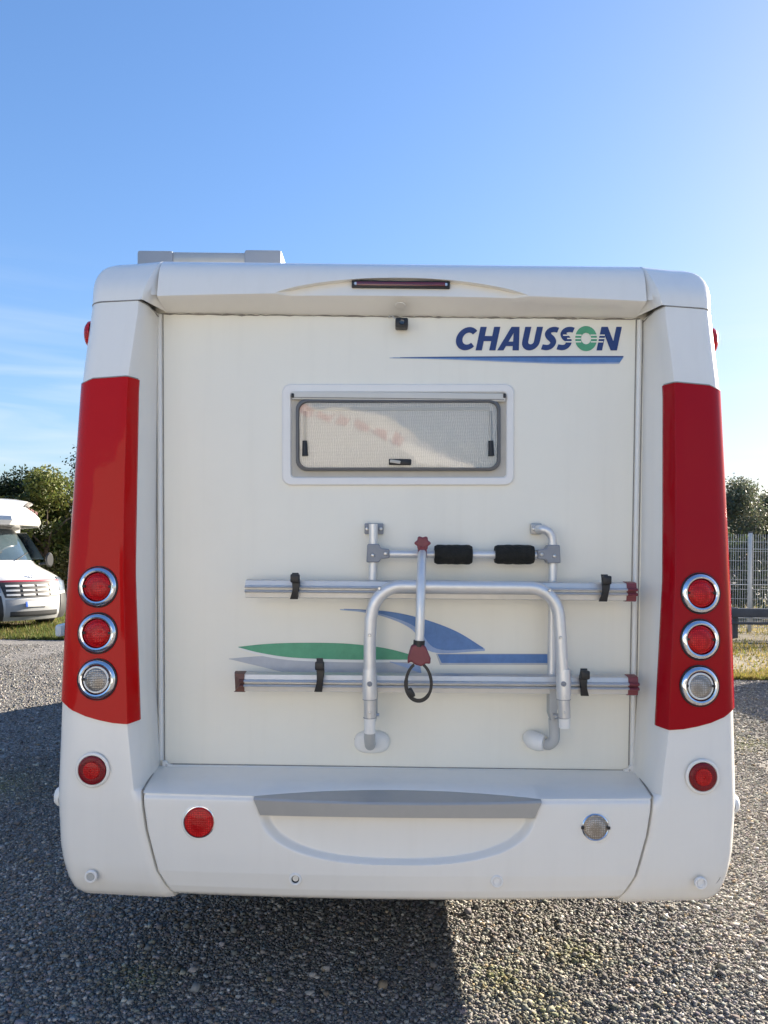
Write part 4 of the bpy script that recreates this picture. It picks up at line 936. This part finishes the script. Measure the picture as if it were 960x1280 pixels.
verge(3.9, 14, 9.95, 40, 90000, [(.20, .18, .04), (.28, .22, .06), (.32, .25, .08), (.14, .16, .03), (.26, .20, .08)], .075, 'verge', .12)
verge(-16, -5.3, 14.3, 30, 60000, [(.09, .13, .03), (.18, .15, .05), (.12, .15, .035)], .13, 'verge', .25)

# ------------------------------------------------------------------ trees
bark = mat('bark', (.10, .075, .055), .9, var=.3, vscale=12, bump=.6, bscale=25)
leaf_m = mat('leaves', (.06, .09, .02), .55, attr='tint', spec=.3); translucent(leaf_m, .28)
def tree(name, label, x, y, h, r, n, tint, leaf=.07, group=None, low=.06):
    root = thing(name, label, 'tree', (x, y, 0), 0, group)
    m_ = MB(); tips = []
    th = h*.75
    m_.tube([(x, y, -.05), (x+.05, y, th*.3), (x-.05*r, y+.04*r, th*.65), (x, y, th)], [.05*h**.6, .042*h**.6, .025*h**.6, .008], 8)
    for i in range(9):
        a = random.uniform(0, 6.28); z0 = th*random.uniform(.12, .8); q = Vector((x+math.cos(a)*r*.75, y+math.sin(a)*r*.75, z0+h*random.uniform(.08, .3)))
        m_.tube([(x, y, z0), Vector((x, y, z0)).lerp(q, .5)+Vector((0, 0, .05*h)), q], [.018*h**.6, .012*h**.6, .004], 6)
    m_.build('trunk', bark, root)
    nc = 26; cl = []
    for i in range(nc):
        zz = random.uniform(low, .97)**.85; rad = r*(1-.75*abs(zz-.4)**1.6)*math.sqrt(random.random())*.95*(1 if zz < .8 else .55); a = random.uniform(0, 6.28)
        cl.append((x+rad*math.cos(a), y+rad*math.sin(a), zz*h, random.uniform(.16, .34)*r+.05*h, random.uniform(.72, 1.30)))
    cl = np.array(cl); k = rng.integers(0, nc, n); d = rng.normal(size=(n, 3)); d /= np.linalg.norm(d, axis=1, keepdims=True)
    rr = cl[k, 3]*rng.random(n)**.45*np.exp(rng.normal(0, .09, n))
    c = cl[k, :3]+d*rr[:, None]*np.array([1, 1, .85]); c[:, 2] = np.maximum(c[:, 2], .05)
    u = rng.normal(size=(n, 3)); u /= np.linalg.norm(u, axis=1, keepdims=True); w = np.cross(u, rng.normal(size=(n, 3))); w /= np.linalg.norm(w, axis=1, keepdims=True)
    s_ = leaf*rng.uniform(.6, 1.3, n)[:, None]
    V = np.stack([c-u*s_, c+w*s_*.45+u*s_*.05, c+u*s_, c-w*s_*.45+u*s_*.05], 1).reshape(-1, 3)-np.array([x, y, 0]); T = np.arange(4*n).reshape(-1, 4)
    tt = np.array(tint)*(cl[k, 4]*rng.uniform(.65, 1.35, n))[:, None]*(1+rng.normal(0, .08, (n, 3)))
    o = fast_mesh('crown', V, T, np.repeat(np.clip(tt, .01, .3), 4, 0), leaf_m); o.parent = root
    return root
D = [(-10.6, 22.5, 3.5, 1.8, (.036, .050, .016), 'dark green bushy tree behind the overcab motorhome roof'),
     (-9.2, 21.0, 3.55, 1.35, (.10, .115, .028), 'yellowish green bushy tree behind the overcab nose'),
     (-8.7, 24.0, 4.5, 1.9, (.036, .046, .018), 'tallest dark tree of the left hedge beside the red lamp panel'),
     (-7.6, 21.2, 3.2, 1.5, (.065, .066, .023), 'low brownish green bush beneath the tallest left tree'),
     (-13.6, 23.5, 4.4, 2.2, (.038, .052, .017), 'dark tree at the far left end of the hedge'),
     (-6.3, 24.5, 4.0, 1.8, (.036, .05, .016), 'bushy tree of the left hedge hidden behind the large motorhome')]
for x, y, h, r, tint, lab in D: tree('hedge_tree', lab, x, y, h, r, 22000, tint, .055, 'trees of the left hedge')
E = [(32.5, 70, 7.9, 3.9, (.13, .14, .085), 'far haze-tinted green tree with a domed crown right of the lamp panel', 'far trees on the right', .14, 22000),  # far leaf tints are paled: haze and glare painted into the colour
     (38.5, 76, 7.2, 4.3, (.12, .13, .08), 'far haze-tinted green tree at the right edge beyond the fence', 'far trees on the right', .15, 18000),
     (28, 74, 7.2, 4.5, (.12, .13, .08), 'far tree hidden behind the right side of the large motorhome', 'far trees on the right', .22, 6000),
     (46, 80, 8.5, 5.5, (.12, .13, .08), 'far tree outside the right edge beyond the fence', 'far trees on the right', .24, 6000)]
for x, y, h, r, tint, lab, gp, lf, n in E: tree('tree', lab, x, y, h, r, n, tint, lf, gp)
for i, (x, y, h, r) in enumerate(((9.5, 21.5, 2.25, 1.5), (12.2, 22, 2.5, 1.7), (14.8, 22, 2.2, 1.6))):
    tree('bush', ['dark bush behind the mesh fence beside the red lamp panel', 'dark bush behind the mesh fence at the right edge', 'dark bush behind the mesh fence outside the right edge'][i], x, y, h, r, 6000, (.05, .07, .025), .07, 'bushes behind the fence')
